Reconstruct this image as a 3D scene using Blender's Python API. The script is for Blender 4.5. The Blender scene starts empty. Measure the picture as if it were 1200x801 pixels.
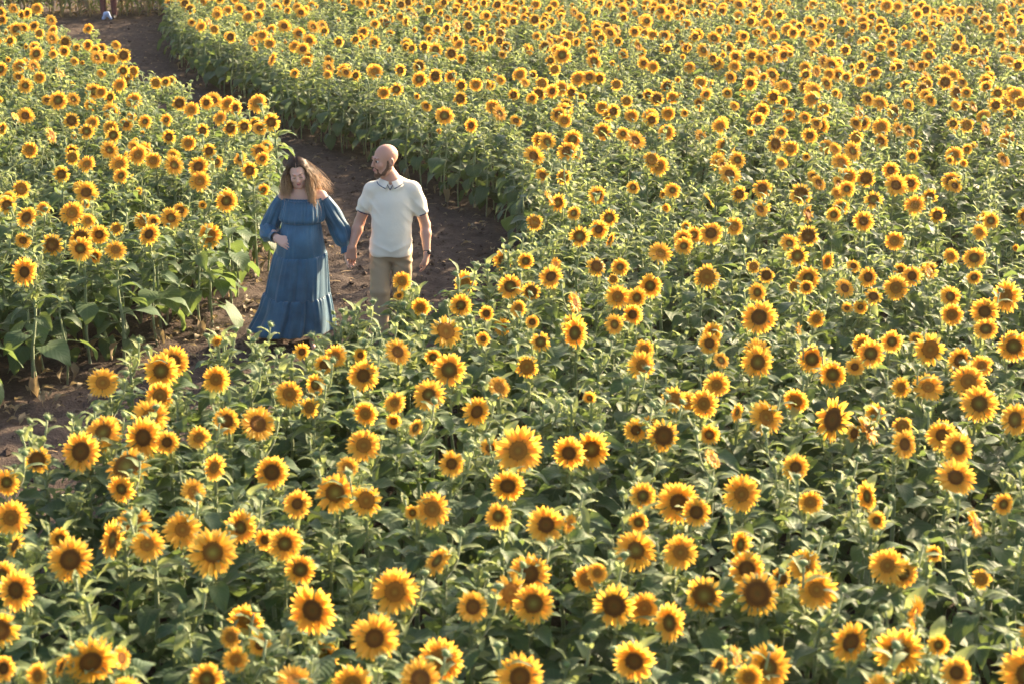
import bpy, math, random
import numpy as np
from mathutils import Vector, Matrix, Quaternion, Euler

random.seed(7)
RNG = np.random.default_rng(11)
SC = bpy.context.scene
COL = SC.collection
R = math.radians

# ------------------------------------------------------------------ camera, sky, sun, exposure
CAM_H = 4.34
PITCH = R(17.2)
FPX = 2000.0                       # focal length in photo pixels (1200 wide)
cam_data = bpy.data.cameras.new("camera")
cam_data.sensor_width = 36.0
cam_data.lens = FPX / 1200.0 * 36.0
cam_data.clip_start = 0.1
cam_data.clip_end = 3000.0
cam_data.dof.use_dof = True
cam_data.dof.focus_distance = 16.5
cam_data.dof.aperture_fstop = 3.2
cam = bpy.data.objects.new("camera", cam_data)
COL.objects.link(cam)
cam.location = (0, 0, CAM_H)
cam.rotation_euler = (R(90) - PITCH, 0, 0)
SC.camera = cam

SUN_AZ = R(46)                     # to the right of straight ahead, behind the field
SUN_EL = R(21)
world = bpy.data.worlds.new("World")
SC.world = world
world.use_nodes = True
wn = world.node_tree
bg = wn.nodes["Background"]
sky = wn.nodes.new("ShaderNodeTexSky")
sky.sky_type = 'NISHITA'
sky.sun_disc = False
sky.sun_elevation = SUN_EL
sky.sun_rotation = SUN_AZ
sky.air_density = 0.7
sky.dust_density = 4.5
sky.ozone_density = 0.4
wn.links.new(sky.outputs[0], bg.inputs[0])
bg.inputs[1].default_value = 0.12
sun_data = bpy.data.lights.new("sun", 'SUN')
sun_data.energy = 5.0
sun_data.angle = R(0.6)
sun_data.color = (1.0, 0.77, 0.49)
sun = bpy.data.objects.new("sun", sun_data)
COL.objects.link(sun)
sdir = Vector((math.sin(SUN_AZ) * math.cos(SUN_EL), math.cos(SUN_AZ) * math.cos(SUN_EL), math.sin(SUN_EL)))
sun.rotation_euler = sdir.to_track_quat('Z', 'Y').to_euler()
sun.location = (8, 20, 12)
SC.view_settings.view_transform = 'Standard'
SC.view_settings.look = 'None'
SC.view_settings.gamma = 1.0
SC.view_settings.exposure = 2.0
SC.cycles.max_bounces = 8
SC.cycles.transmission_bounces = 4
SC.cycles.diffuse_bounces = 4
SC.cycles.use_denoising = True


def ground_at(px, py, z=0.0):
    """Photo pixel -> point on the horizontal plane at height z."""
    u = (px - 600) / FPX
    v = (py - 400.5) / FPX
    d = (u, math.cos(PITCH) - v * math.sin(PITCH), -math.sin(PITCH) - v * math.cos(PITCH))
    t = (z - CAM_H) / d[2]
    return d[0] * t, d[1] * t


def depth_of(x, y, z):
    return y * math.cos(PITCH) + (CAM_H - z) * math.sin(PITCH)


def pixel_of(x, y, z):
    dz = z - CAM_H
    dep = y * math.cos(PITCH) - dz * math.sin(PITCH)
    up = y * math.sin(PITCH) + dz * math.cos(PITCH)
    return 600 + FPX * x / dep, 400.5 - FPX * up / dep, dep


# ------------------------------------------------------------------ helpers
def tag(o, label=None, cat=None, group=None, kind=None):
    if label: o["label"] = label
    if cat: o["category"] = cat
    if group: o["group"] = group
    if kind: o["kind"] = kind
    return o


def link(o, parent=None):
    COL.objects.link(o)
    if parent is not None:
        o.parent = parent
    return o


def empty(name, loc, rz=0.0):
    o = bpy.data.objects.new(name, None)
    o.empty_display_size = 0.1
    o.location = loc
    o.rotation_euler = (0, 0, rz)
    COL.objects.link(o)
    return o


class Geo:
    """Vertices, faces, per-vertex uv and per-face material index."""
    def __init__(self):
        self.v = []; self.f = []; self.uv = []; self.m = []; self.n = 0

    def add(self, v, f, uv=None, m=0):
        v = np.asarray(v, float)
        self.v.append(v)
        self.uv.append(np.zeros((len(v), 2)) if uv is None else np.asarray(uv, float))
        for q in f:
            self.f.append(tuple(i + self.n for i in q))
        self.m.extend([m] * len(f))
        self.n += len(v)
        return self

    def merge(self, g, M=None, m=None):
        v = np.concatenate(g.v)
        if M is not None:
            A = np.array(M)
            v = v @ A[:3, :3].T + A[:3, 3]
        n0 = self.n
        self.v.append(v)
        self.uv.append(np.concatenate(g.uv))
        self.f.extend([tuple(i + n0 for i in q) for q in g.f])
        self.m.extend(g.m if m is None else [m] * len(g.f))
        self.n += len(v)
        return self

    def mesh(self, name, mats, smooth=True):
        me = bpy.data.meshes.new(name)
        v = np.concatenate(self.v)
        me.from_pydata(v.tolist(), [], self.f)
        uv = np.concatenate(self.uv)
        lay = me.uv_layers.new(name="UVMap")
        li = np.empty(len(me.loops), np.int32)
        me.loops.foreach_get("vertex_index", li)
        lay.data.foreach_set("uv", uv[li].astype(np.float32).ravel())
        for mt in mats:
            me.materials.append(mt)
        me.polygons.foreach_set("material_index", np.array(self.m, np.int32))
        me.polygons.foreach_set("use_smooth", np.full(len(self.f), smooth))
        me.update()
        return me


def frames(P):
    P = np.asarray(P, float)
    T = np.gradient(P, axis=0)
    T /= np.linalg.norm(T, axis=1)[:, None] + 1e-12
    ref = np.array([0, 1, 0]) if abs(T[0][1]) < 0.9 else np.array([1, 0, 0])
    N = []; n = ref - T[0] * (ref @ T[0]); n /= np.linalg.norm(n)
    for t in T:
        n = n - t * (n @ t); n /= np.linalg.norm(n); N.append(n)
    N = np.array(N); B = np.cross(T, N)
    return T, N, B


def tube(P, rad, seg=8, caps=True, m=0, uvx=None):
    """Tapered tube along points P."""
    P = np.asarray(P, float)
    rad = np.broadcast_to(np.asarray(rad, float), (len(P),))
    T, N, B = frames(P)
    a = np.linspace(0, 2 * math.pi, seg, endpoint=False)
    V = (P[:, None, :] + rad[:, None, None] * (np.cos(a)[None, :, None] * N[:, None, :] + np.sin(a)[None, :, None] * B[:, None, :])).reshape(-1, 3)
    n = len(P); F = []
    for i in range(n - 1):
        for j in range(seg):
            k = (j + 1) % seg
            F.append((i * seg + j, i * seg + k, (i + 1) * seg + k, (i + 1) * seg + j))
    uv = np.stack([np.tile(a / (2 * math.pi), n) if uvx is None else np.full(n * seg, uvx), np.repeat(np.linspace(0, 1, n), seg)], 1)
    if caps:
        F.append(tuple(range(seg - 1, -1, -1)))
        F.append(tuple(range((n - 1) * seg, n * seg)))
    g = Geo(); g.add(V, F, uv, m)
    return g


def bez(pts, n):
    """Catmull-Rom through points."""
    P = [np.asarray(p, float) for p in pts]
    P = [2 * P[0] - P[1]] + P + [2 * P[-1] - P[-2]]
    out = []
    k = len(P) - 3
    for i in range(n):
        t = i / (n - 1) * k
        j = min(int(t), k - 1); t -= j
        p0, p1, p2, p3 = P[j:j + 4]
        out.append(0.5 * ((2 * p1) + (-p0 + p2) * t + (2 * p0 - 5 * p1 + 4 * p2 - p3) * t * t + (-p0 + 3 * p1 - 3 * p2 + p3) * t ** 3))
    return np.array(out)


# ------------------------------------------------------------------ materials
class NT:
    def __init__(self, name):
        self.mat = bpy.data.materials.new(name)
        self.mat.use_nodes = True
        self.t = self.mat.node_tree
        self.b = self.t.nodes["Principled BSDF"]
        self.out = self.t.nodes["Material Output"]

    def n(self, typ, **kw):
        o = self.t.nodes.new("ShaderNode" + typ)
        for k, v in kw.items():
            if k.startswith("i_"):
                o.inputs[k[2:].replace("_", " ")].default_value = v
            else:
                setattr(o, k, v)
        return o

    def l(self, a, b):
        self.t.links.new(a, b)

    def math(self, op, a, b=None, c=None, clamp=False):
        o = self.n("Math", operation=op); o.use_clamp = clamp
        for i, x in enumerate((a, b, c)):
            if x is None: continue
            if isinstance(x, (int, float)): o.inputs[i].default_value = x
            else: self.l(x, o.inputs[i])
        return o.outputs[0]

    def mix(self, f, a, b, mode='MIX'):
        o = self.n("MixRGB", blend_type=mode)
        for i, x in enumerate((f, a, b)):
            if isinstance(x, (int, float)): o.inputs[i].default_value = x
            elif isinstance(x, tuple): o.inputs[i].default_value = (*x, 1) if len(x) == 3 else x
            else: self.l(x, o.inputs[i])
        return o.outputs[0]

    def ramp(self, f, stops):
        o = self.n("ValToRGB")
        e = o.color_ramp.elements
        while len(e) < len(stops): e.new(0.5)
        for i, (p, c) in enumerate(stops):
            e[i].position = p; e[i].color = (*c, 1)
        self.l(f, o.inputs[0])
        return o.outputs[0]

    def noise(self, vec, scale, detail=4, rough=0.55):
        o = self.n("TexNoise")
        o.inputs["Scale"].default_value = scale
        o.inputs["Detail"].default_value = detail
        o.inputs["Roughness"].default_value = rough
        if vec is not None: self.l(vec, o.inputs["Vector"])
        return o.outputs[0]

    def bump(self, h, strength=0.4, dist=0.01):
        o = self.n("Bump"); o.inputs["Strength"].default_value = strength; o.inputs["Distance"].default_value = dist
        self.l(h, o.inputs["Height"]); self.l(o.outputs[0], self.b.inputs["Normal"])
        return o.outputs[0]

    def translucent(self, color, fac, normal=None):
        tr = self.n("BsdfTranslucent")
        self.l(color, tr.inputs[0])
        mx = self.n("MixShader"); mx.inputs[0].default_value = fac
        self.l(self.b.outputs[0], mx.inputs[1]); self.l(tr.outputs[0], mx.inputs[2])
        self.l(mx.outputs[0], self.out.inputs[0])


def simple_mat(name, col, rough=0.6, var=0.15, scale=30.0, spec=0.3, sheen=0.0, bump=0.0, sss=0.0, trans=0.0):
    k = NT(name)
    tc = k.n("TexCoord").outputs["Object"]
    f = k.noise(tc, scale)
    lo = tuple(c * (1 - var) for c in col); hi = tuple(min(1, c * (1 + var)) for c in col)
    c = k.ramp(f, [(0.3, lo), (0.7, hi)])
    k.l(c, k.b.inputs["Base Color"])
    k.b.inputs["Roughness"].default_value = rough
    k.b.inputs["Specular IOR Level"].default_value = spec
    if sheen:
        k.b.inputs["Sheen Weight"].default_value = sheen
        k.b.inputs["Sheen Roughness"].default_value = 0.5
    if sss:
        k.b.inputs["Subsurface Weight"].default_value = sss
        k.b.inputs["Subsurface Radius"].default_value = (1.0, 0.35, 0.2)
        k.b.inputs["Subsurface Scale"].default_value = 0.012
    if bump:
        k.bump(k.noise(tc, scale * 4, 3), bump, 0.004)
    if trans:
        k.translucent(c, trans)
    return k.mat


def leaf_mat(name, top, vein, trans_col, tfac=0.34, dry=False):
    k = NT(name)
    uv = k.n("TexCoord").outputs["UV"]
    sp = k.n("SeparateXYZ"); k.l(uv, sp.inputs[0])
    u = k.math('ABSOLUTE', k.math('SUBTRACT', sp.outputs[0], 0.5))
    v = sp.outputs[1]
    mid = k.math('LESS_THAN', u, 0.022)
    w = k.math('SINE', k.math('MULTIPLY', k.math('SUBTRACT', v, k.math('MULTIPLY', u, 0.7)), 42.0))
    side = k.math('GREATER_THAN', w, 0.90)
    vm = k.math('MAXIMUM', k.math('MULTIPLY', side, 0.55), mid)
    oi = k.n("ObjectInfo").outputs["Random"]
    geo = k.n("NewGeometry")
    nz = k.noise(geo.outputs["Position"], 9.0, 3)
    base = k.ramp(k.math('ADD', k.math('MULTIPLY', oi, 0.6), k.math('MULTIPLY', nz, 0.4)),
                  [(0.2, tuple(c * 0.72 for c in top)), (0.5, top), (0.85, tuple(min(1, c * f) for c, f in zip(top, (1.55, 1.3, 1.1))))])
    c = k.mix(k.math('MULTIPLY', vm, 0.38), base, vein)
    c = k.mix(k.math('MULTIPLY', geo.outputs["Backfacing"], 0.45), c, tuple(min(1, x * 1.5 + 0.02) for x in top))
    k.l(c, k.b.inputs["Base Color"])
    k.b.inputs["Roughness"].default_value = 0.58
    k.b.inputs["Specular IOR Level"].default_value = 0.28
    k.b.inputs["Sheen Weight"].default_value = 0.15
    k.b.inputs["Sheen Roughness"].default_value = 0.45
    k.bump(k.math('ADD', k.math('MULTIPLY', w, 0.3), k.noise(geo.outputs["Position"], 45, 3)), 0.4, 0.005)
    tcol = k.mix(0.5, c, trans_col)
    k.translucent(tcol, tfac)
    return k.mat


M = {}
M['leaf'] = leaf_mat('leaf_green', (0.056, 0.112, 0.048), (0.20, 0.27, 0.12), (0.32, 0.42, 0.07), 0.38)
M['leaf_young'] = leaf_mat('leaf_young', (0.20, 0.265, 0.115), (0.30, 0.36, 0.16), (0.52, 0.58, 0.16), 0.48)
M['leaf_dry'] = leaf_mat('leaf_dry', (0.24, 0.185, 0.10), (0.32, 0.25, 0.15), (0.36, 0.27, 0.12), 0.30)
M['corn_leaf'] = leaf_mat('corn_leaf', (0.14, 0.21, 0.05), (0.30, 0.36, 0.14), (0.36, 0.42, 0.08), 0.35)
M['stem'] = simple_mat('stem_green', (0.26, 0.32, 0.15), 0.6, 0.25, 18, 0.3, 0.5, 0.2, 0, 0.12)
M['corn_stalk'] = simple_mat('corn_stalk', (0.38, 0.30, 0.13), 0.6, 0.3, 9, 0.3, 0.1)
M['bract'] = simple_mat('bract_green', (0.21, 0.29, 0.11), 0.6, 0.3, 40, 0.3, 0.3, 0, 0, 0.40)


def petal_mat():
    k = NT('petal_yellow')
    uv = k.n("TexCoord").outputs["UV"]
    sp = k.n("SeparateXYZ"); k.l(uv, sp.inputs[0])
    oi = k.n("ObjectInfo").outputs["Random"]
    c = k.ramp(sp.outputs[1], [(0.0, (0.80, 0.33, 0.02)), (0.30, (0.93, 0.50, 0.045)), (1.0, (0.96, 0.63, 0.12))])
    c = k.mix(k.math('MULTIPLY', oi, 0.4), c, (0.95, 0.53, 0.07))
    st = k.math('SINE', k.math('MULTIPLY', sp.outputs[0], 40.0))
    c = k.mix(k.math('MULTIPLY', k.math('ADD', st, 1.0), 0.08), c, (0.70, 0.36, 0.02))
    k.l(c, k.b.inputs["Base Color"])
    k.b.inputs["Roughness"].default_value = 0.55
    k.b.inputs["Specular IOR Level"].default_value = 0.25
    k.translucent(c, 0.48)
    return k.mat


def disc_mat(name, c0, c1, c2, c3):
    k = NT(name)
    tcn = k.n("TexCoord")
    sp = k.n("SeparateXYZ"); k.l(tcn.outputs["UV"], sp.inputs[0])
    r = sp.outputs[0]
    vo = k.n("TexVoronoi"); vo.inputs["Scale"].default_value = 17.0
    k.l(tcn.outputs["Object"], vo.inputs["Vector"])
    nz = k.noise(tcn.outputs["Object"], 5.0, 3)
    rr = k.math('ADD', r, k.math('MULTIPLY', k.math('SUBTRACT', nz, 0.5), 0.16))
    c = k.ramp(rr, [(0.05, c0), (0.36, c1), (0.70, c2), (0.97, c3)])
    c = k.mix(k.math('MULTIPLY', vo.outputs["Distance"], 0.42, clamp=True), c, tuple(x * 0.45 for x in c2), 'MIX')
    k.l(c, k.b.inputs["Base Color"])
    k.b.inputs["Roughness"].default_value = 0.85
    k.b.inputs["Specular IOR Level"].default_value = 0.15
    k.bump(k.math('SUBTRACT', 1.0, vo.outputs["Distance"]), 0.55, 0.05)
    return k.mat


M['petal'] = petal_mat()
M['disc_dark'] = disc_mat('disc_dark', (0.20, 0.115, 0.022), (0.26, 0.11, 0.018), (0.15, 0.058, 0.012), (0.34, 0.135, 0.02))
M['disc_orange'] = disc_mat('disc_orange', (0.46, 0.26, 0.04), (0.32, 0.135, 0.02), (0.50, 0.20, 0.025), (0.34, 0.13, 0.018))
M['disc_olive'] = disc_mat('disc_olive', (0.36, 0.32, 0.06), (0.24, 0.17, 0.03), (0.19, 0.08, 0.012), (0.32, 0.125, 0.016))

# soil
def soil_mat():
    k = NT('soil')
    g = k.n("NewGeometry").outputs["Position"]
    n1 = k.noise(g, 0.8, 5); n2 = k.noise(g, 9.0, 6, 0.65); n3 = k.noise(g, 45.0, 4, 0.6)
    c = k.ramp(n2, [(0.28, (0.038, 0.028, 0.023)), (0.52, (0.074, 0.057, 0.048)), (0.75, (0.13, 0.102, 0.084))])
    c = k.mix(k.math('MULTIPLY', n1, 0.45), c, (0.078, 0.057, 0.047))
    c = k.mix(k.math('MULTIPLY', k.math('GREATER_THAN', n3, 0.63), 0.5), c, (0.17, 0.13, 0.095))
    k.l(c, k.b.inputs["Base Color"])
    k.b.inputs["Roughness"].default_value = 0.95
    k.b.inputs["Specular IOR Level"].default_value = 0.1
    k.bump(k.math('ADD', k.math('MULTIPLY', n2, 1.2), n3), 0.9, 0.03)
    return k.mat


M['soil'] = soil_mat()
M['clod'] = simple_mat('soil_clod', (0.070, 0.051, 0.041), 0.95, 0.4, 30, 0.1, 0, 0.6)
M['straw'] = simple_mat('straw', (0.32, 0.23, 0.13), 0.8, 0.35, 8, 0.2)

# ------------------------------------------------------------------ setting: ground and path
LEFT_EDGE = [(-11.0, 33.6), (-8.9, 31.6), (-7.2, 28.4), (-5.9, 25.2), (-4.6, 22.9), (-3.3, 20.9), (-2.65, 19.1), (-2.38, 17.5),
             (-2.40, 16.2), (-2.48, 14.8), (-2.62, 14.2), (-2.95, 13.85), (-3.3, 13.2), (-3.62, 12.45), (-4.1, 12.15), (-6.0, 11.3), (-14.0, 9.0)]
RIGHT_EDGE = [(-7.6, 46.0), (-7.3, 36.5), (-6.3, 31.3), (-4.75, 27.5), (-3.0, 23.6), (-1.85, 21.8), (-1.05, 20.1), (-0.42, 18.8),
              (-0.02, 17.6), (0.12, 16.2), (0.10, 14.6), (-0.06, 13.2), (-0.36, 12.5), (-0.85, 11.9), (-1.3, 11.45), (-1.9, 10.9),
              (-2.45, 10.4), (-2.8, 9.5), (-3.1, 8.5), (-4.5, 7.4), (-14.0, 4.5)]
PATH = np.array(LEFT_EDGE[::-1] + [(-11.0, 46.0)] + RIGHT_EDGE)


def in_poly(x, y, poly):
    x = np.asarray(x); y = np.asarray(y)
    c = np.zeros(x.shape, bool)
    j = len(poly) - 1
    for i in range(len(poly)):
        xi, yi = poly[i]; xj, yj = poly[j]
        with np.errstate(divide='ignore', invalid='ignore'):
            t = ((yi > y) != (yj > y)) & (x < (xj - xi) * (y - yi) / (yj - yi) + xi)
        c ^= t
        j = i
    return c


def edge_dist(x, y, poly):
    d = 1e9
    for (x0, y0), (x1, y1) in zip(poly[:-1], poly[1:]):
        ex, ey = x1 - x0, y1 - y0
        t = max(0, min(1, ((x - x0) * ex + (y - y0) * ey) / (ex * ex + ey * ey)))
        d = min(d, math.hypot(x - x0 - t * ex, y - y0 - t * ey))
    return d


def vnoise(x, y, s, seed=0):
    """Smooth value noise on numpy arrays."""
    r = np.random.default_rng(seed)
    G = r.random((256, 256))
    X = x / s + 1000.0; Y = y / s + 1000.0
    i = np.floor(X).astype(int); j = np.floor(Y).astype(int)
    fx = X - i; fy = Y - j
    fx = fx * fx * (3 - 2 * fx); fy = fy * fy * (3 - 2 * fy)
    i &= 255; j &= 255; i2 = (i + 1) & 255; j2 = (j + 1) & 255
    return (G[i, j] * (1 - fx) + G[i2, j] * fx) * (1 - fy) + (G[i, j2] * (1 - fx) + G[i2, j2] * fx) * fy


def soil_height(x, y):
    x = np.asarray(x, float); y = np.asarray(y, float)
    h = 0.05 * (vnoise(x, y, 0.9, 1) - 0.5) + 0.06 * (vnoise(x, y, 0.28, 2) - 0.5) + 0.055 * (vnoise(x, y, 0.11, 3) - 0.5)
    h += 0.014 * np.abs(vnoise(x + 0.3 * y, y, 0.06, 4) - 0.5) - 0.01
    return h


def build_ground():
    xs = np.concatenate([[-900, -300, -120, -60, -30, -18, -14], np.arange(-12, 1.2, 0.05), np.arange(1.2, 14, 0.4), [15, 18, 30, 60, 120, 300, 900]])
    ys = np.concatenate([[-300, -100, -40, -15, -5, 0, 3, 5], np.arange(6, 24, 0.05), np.arange(24, 40, 0.09), np.arange(40, 56, 0.5), [58, 62, 70, 90, 140, 300, 800, 1600]])
    X, Y = np.meshgrid(xs, ys, indexing='ij')
    Z = soil_height(X, Y)
    nx, ny = X.shape
    V = np.stack([X, Y, Z], -1).reshape(-1, 3)
    idx = np.arange(nx * ny).reshape(nx, ny)
    F = np.stack([idx[:-1, :-1], idx[1:, :-1], idx[1:, 1:], idx[:-1, 1:]], -1).reshape(-1, 4)
    me = bpy.data.meshes.new("dirt_ground")
    me.vertices.add(len(V)); me.vertices.foreach_set("co", V.ravel())
    me.loops.add(F.size); me.loops.foreach_set("vertex_index", F.ravel().astype(np.int32))
    me.polygons.add(len(F)); me.polygons.foreach_set("loop_start", np.arange(0, F.size, 4, dtype=np.int32))
    me.polygons.foreach_set("loop_total", np.full(len(F), 4, np.int32))
    me.update(calc_edges=True)
    me.polygons.foreach_set("use_smooth", np.ones(len(F), bool))
    me.materials.append(M['soil'])
    tag(link(bpy.data.objects.new("dirt_ground", me)), "bare brown soil of the dirt path and the sunflower field", None, None, "structure")


build_ground()


def path_points(n, seed):
    r = np.random.default_rng(seed)
    out = []
    while len(out) < n:
        p = r.random((4000, 2)) * np.array([12.0, 34.0]) + np.array([-11.5, 6.5])
        k = in_poly(p[:, 0], p[:, 1], PATH)
        # more of them near the viewer
        k &= r.random(len(p)) < np.clip(14.0 / p[:, 1], 0, 1) ** 1.3
        out.extend(p[k].tolist())
    return np.array(out[:n])


def build_clods():
    r = np.random.default_rng(5)
    base = np.array([[1, 0, 0], [-1, 0, 0], [0, 1, 0], [0, -1, 0], [0, 0, 1], [0, 0, -1]], float)
    bf = [(0, 2, 4), (2, 1, 4), (1, 3, 4), (3, 0, 4), (2, 0, 5), (1, 2, 5), (3, 1, 5), (0, 3, 5)]
    g = Geo()
    pts = path_points(4200, 21)
    hz = soil_height(pts[:, 0], pts[:, 1])
    for (x, y), z in zip(pts, hz):
        s = 0.010 + 0.030 * r.random() ** 3
        v = base * (0.6 + 0.7 * r.random((6, 3))) * s * np.array([1, 1, 0.7])
        a = r.random() * 6.28
        c, sn = math.cos(a), math.sin(a)
        v = v @ np.array([[c, sn, 0], [-sn, c, 0], [0, 0, 1]])
        g.add(v + np.array([x, y, z + s * 0.25]), bf)
    tag(link(bpy.data.objects.new("soil_clods", g.mesh("soil_clods", [M['clod']], False))), "loose crumbs of brown soil scattered over the path", "soil", None, "stuff")
    g = Geo()
    pts = path_points(1500, 22)
    hz = soil_height(pts[:, 0], pts[:, 1])
    for (x, y), z in zip(pts, hz):
        L = 0.02 + 0.10 * r.random() ** 2.5; w = 0.0025 + 0.004 * r.random(); a = r.random() * 6.28
        d = np.array([math.cos(a), math.sin(a), 0.15 * (r.random() - 0.5)]); q = np.array([-d[1], d[0], 0])
        p = np.array([x, y, z + 0.006])
        m_ = p + q * L * 0.2 * (r.random() - 0.5) + np.array([0, 0, 0.008])
        e0, e1 = p - d * L / 2, p + d * L / 2
        V = [e0 - q * w, e0 + q * w, m_ + q * w, m_ - q * w, e1 + q * w, e1 - q * w]
        V += [vv - np.array([0, 0, 0.003]) for vv in V]
        g.add(V, [(0, 3, 2, 1), (3, 5, 4, 2), (6, 7, 8, 9), (9, 8, 10, 11), (0, 1, 7, 6), (4, 5, 11, 10)])
    tag(link(bpy.data.objects.new("straw_litter", g.mesh("straw_litter", [M['straw']], False))), "dry straw and leaf scraps lying on the path soil", "straw", None, "stuff")


build_clods()

# ------------------------------------------------------------------ sunflower pieces
def leaf_geo(L, W, pet, p0, p1, fold, wave, seed, lobes=0.14, nl=6):
    """Leaf with petiole: grows along +X from the origin, Z up. p0/p1: pitch at start / tip (radians, + up)."""
    r = np.random.default_rng(seed)
    g = Geo()
    n0 = 4
    P = [np.zeros(3)]; pit = p0 + 0.25
    for i in range(n0):
        P.append(P[-1] + np.array([math.cos(pit), 0, math.sin(pit)]) * pet / n0); pit += (p0 - 0.25 - pit) * 0.3
    if pet > 0.012:
        g.merge(tube(P, np.linspace(0.0045, 0.0032, n0 + 1) * (1.0 if L > 0.12 else 0.7), 4, False, 0, 0.5))
    o = P[-1]
    us = np.array([-1, -0.52, 0, 0.52, 1.0])
    V = []; UV = []
    c = o.copy(); tw = 0.3 * (r.random() - 0.5)
    ph = r.random() * 6.28
    for i in range(nl + 1):
        t = i / nl
        pitch = p0 + (p1 - p0) * t ** 0.9
        if i: c = c + np.array([math.cos(pitch), 0, math.sin(pitch)]) * L / nl
        nrm = np.array([-math.sin(pitch), 0, math.cos(pitch)])
        w = W * 0.5 * (min(1, 0.62 + 1.7 * t) if t < 0.24 else 1.0) * (1 - max(0, (t - 0.22) / 0.78) ** 1.55) + 0.0015
        for u in us:
            jag = 1 + 0.10 * (r.random() - 0.5) if abs(u) == 1 else 1
            lat = u * w * jag
            up = fold * abs(lat) * (1 if abs(u) > 0.3 else 0) + wave * W * math.sin(ph + t * 9 + (2.0 if u > 0 else 0)) * abs(u) ** 1.5
            back = -lobes * L * max(0, 1 - t * 5) * abs(u) ** 1.5
            p = c + nrm * up + np.array([0, lat * math.cos(tw * t), lat * math.sin(tw * t)])
            p = p + np.array([math.cos(pitch), 0, math.sin(pitch)]) * back
            V.append(p); UV.append((0.5 + 0.5 * u, t))
    F = []
    for i in range(nl):
        for j in range(4):
            a = i * 5 + j
            F.append((a, a + 1, a + 6, a + 5)[::-1])
    g.add(V, F, UV)
    return g


LEAF = []      # (geo, kind, material key)
for s in range(6):     # large drooping lower leaves
    LEAF.append((leaf_geo(0.205 + 0.02 * (s % 3), 0.185 + 0.012 * (s % 2), 0.12, 0.25 - 0.12 * s, -0.95 - 0.10 * s, 0.16 - 0.06 * (s % 3), 0.05, 100 + s), 'big', 'leaf'))
for s in range(5):     # middle leaves
    LEAF.append((leaf_geo(0.165, 0.098 + 0.012 * (s % 3), 0.06, 0.75 - 0.16 * s, -0.35 - 0.18 * s, 0.42 - 0.10 * (s % 3), 0.075, 200 + s), 'mid', 'leaf'))
for s in range(5):     # narrow young leaves by the head
    LEAF.append((leaf_geo(0.105 + 0.008 * s, 0.045 + 0.006 * (s % 3), 0.02, 0.85 - 0.13 * s, -0.1 - 0.22 * s, 0.35, 0.08, 300 + s, 0.03), 'small', 'leaf_young'))
for s in range(2):     # withered lowest leaves
    LEAF.append((leaf_geo(0.17, 0.09, 0.09, -0.5 - 0.2 * s, -1.5, 0.7, 0.16, 400 + s), 'dry', 'leaf_dry'))
LEAF_ME = [g.mesh('leaf_' + kd, [M[mk]]) for g, kd, mk in LEAF]
BIG = [i for i, x in enumerate(LEAF) if x[1] == 'big']
MID = [i for i, x in enumerate(LEAF) if x[1] == 'mid']
SML = [i for i, x in enumerate(LEAF) if x[1] == 'small']
DRY = [i for i, x in enumerate(LEAF) if x[1] == 'dry']


def petals_geo(seed, n_out, n_in, openness, Rd=0.45, Ro=1.0, gap=0.04, mess=1.0):
    """Ray petals round a unit head (outer radius 1) facing +Z. openness 1 = flat, 0 = closed forward."""
    r = np.random.default_rng(seed)
    g = Geo()
    for ring, (n, lift, ln) in enumerate(((n_out, -0.02, 1.0), (n_in, 0.03, 0.90))):
        for i in range(n):
            if r.random() < gap: continue
            a = (i + 0.5 * ring + 0.6 * (r.random() - 0.5)) / n * 2 * math.pi
            L = (Ro - Rd * 0.88) * ln * (0.86 + 0.28 * r.random())
            W = (0.165 + 0.06 * r.random())
            el = (1 - openness) * 1.25 + 0.5 * (r.random() - 0.55) * 0.9 * mess + (0.12 if ring else -0.02)
            bend = -0.55 * (r.random() - 0.3)
            rad = np.array([math.cos(a), math.sin(a), 0]); tan = np.array([-math.sin(a), math.cos(a), 0])
            tw = 0.7 * (r.random() - 0.5)
            V = []; UV = []
            c = rad * Rd * 0.88 + np.array([0, 0, lift])
            for k in range(5):
                t = k / 4
                e = el + bend * t
                if k: c = c + (rad * math.cos(e) + np.array([0, 0, math.sin(e)])) * L / 4
                w = W * 0.5 * (0.55, 0.95, 1.0, 0.72, 0.06)[k]
                nn = np.array([0, 0, 1]) * math.cos(e) - rad * math.sin(e)
                q = tan * math.cos(tw * t) + nn * math.sin(tw * t)
                V += [c - q * w + nn * 0.25 * w, c - nn * 0.12 * w, c + q * w + nn * 0.25 * w]
                UV += [(0.0, t), (0.5, t), (1.0, t)]
            F = []
            for k in range(4):
                b = k * 3
                F += [(b, b + 1, b + 4, b + 3), (b + 1, b + 2, b + 5, b + 4)]
            g.add(V, F, UV)
    return g


def disc_geo(Rd=0.45, seed=0):
    r = np.random.default_rng(seed)
    g = Geo()
    nr, ns = 7, 22
    V = [np.array([0, 0, 0.045])]; UV = [(0, 0)]
    off = r.random((ns)) * 0.05
    for i in range(1, nr + 1):
        t = i / nr
        z = 0.045 + 0.085 * math.sin(min(1, t * 1.35) * math.pi * 0.5) - 0.16 * max(0, t - 0.72) ** 1.2 * 2.2
        for j in range(ns):
            a = j / ns * 2 * math.pi
            rr = Rd * t * (1 + (off[j] - 0.025) * t)
            V.append(np.array([rr * math.cos(a), rr * math.sin(a), z + 0.014 * (r.random() - 0.5)])); UV.append((t, j / ns))
    F = [(0, 1 + j, 1 + (j + 1) % ns) for j in range(ns)]
    for i in range(nr - 1):
        for j in range(ns):
            a = 1 + i * ns + j; b = 1 + i * ns + (j + 1) % ns
            F.append((a, a + ns, b + ns, b))
    g.add(V, F, UV)
    return g


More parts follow.
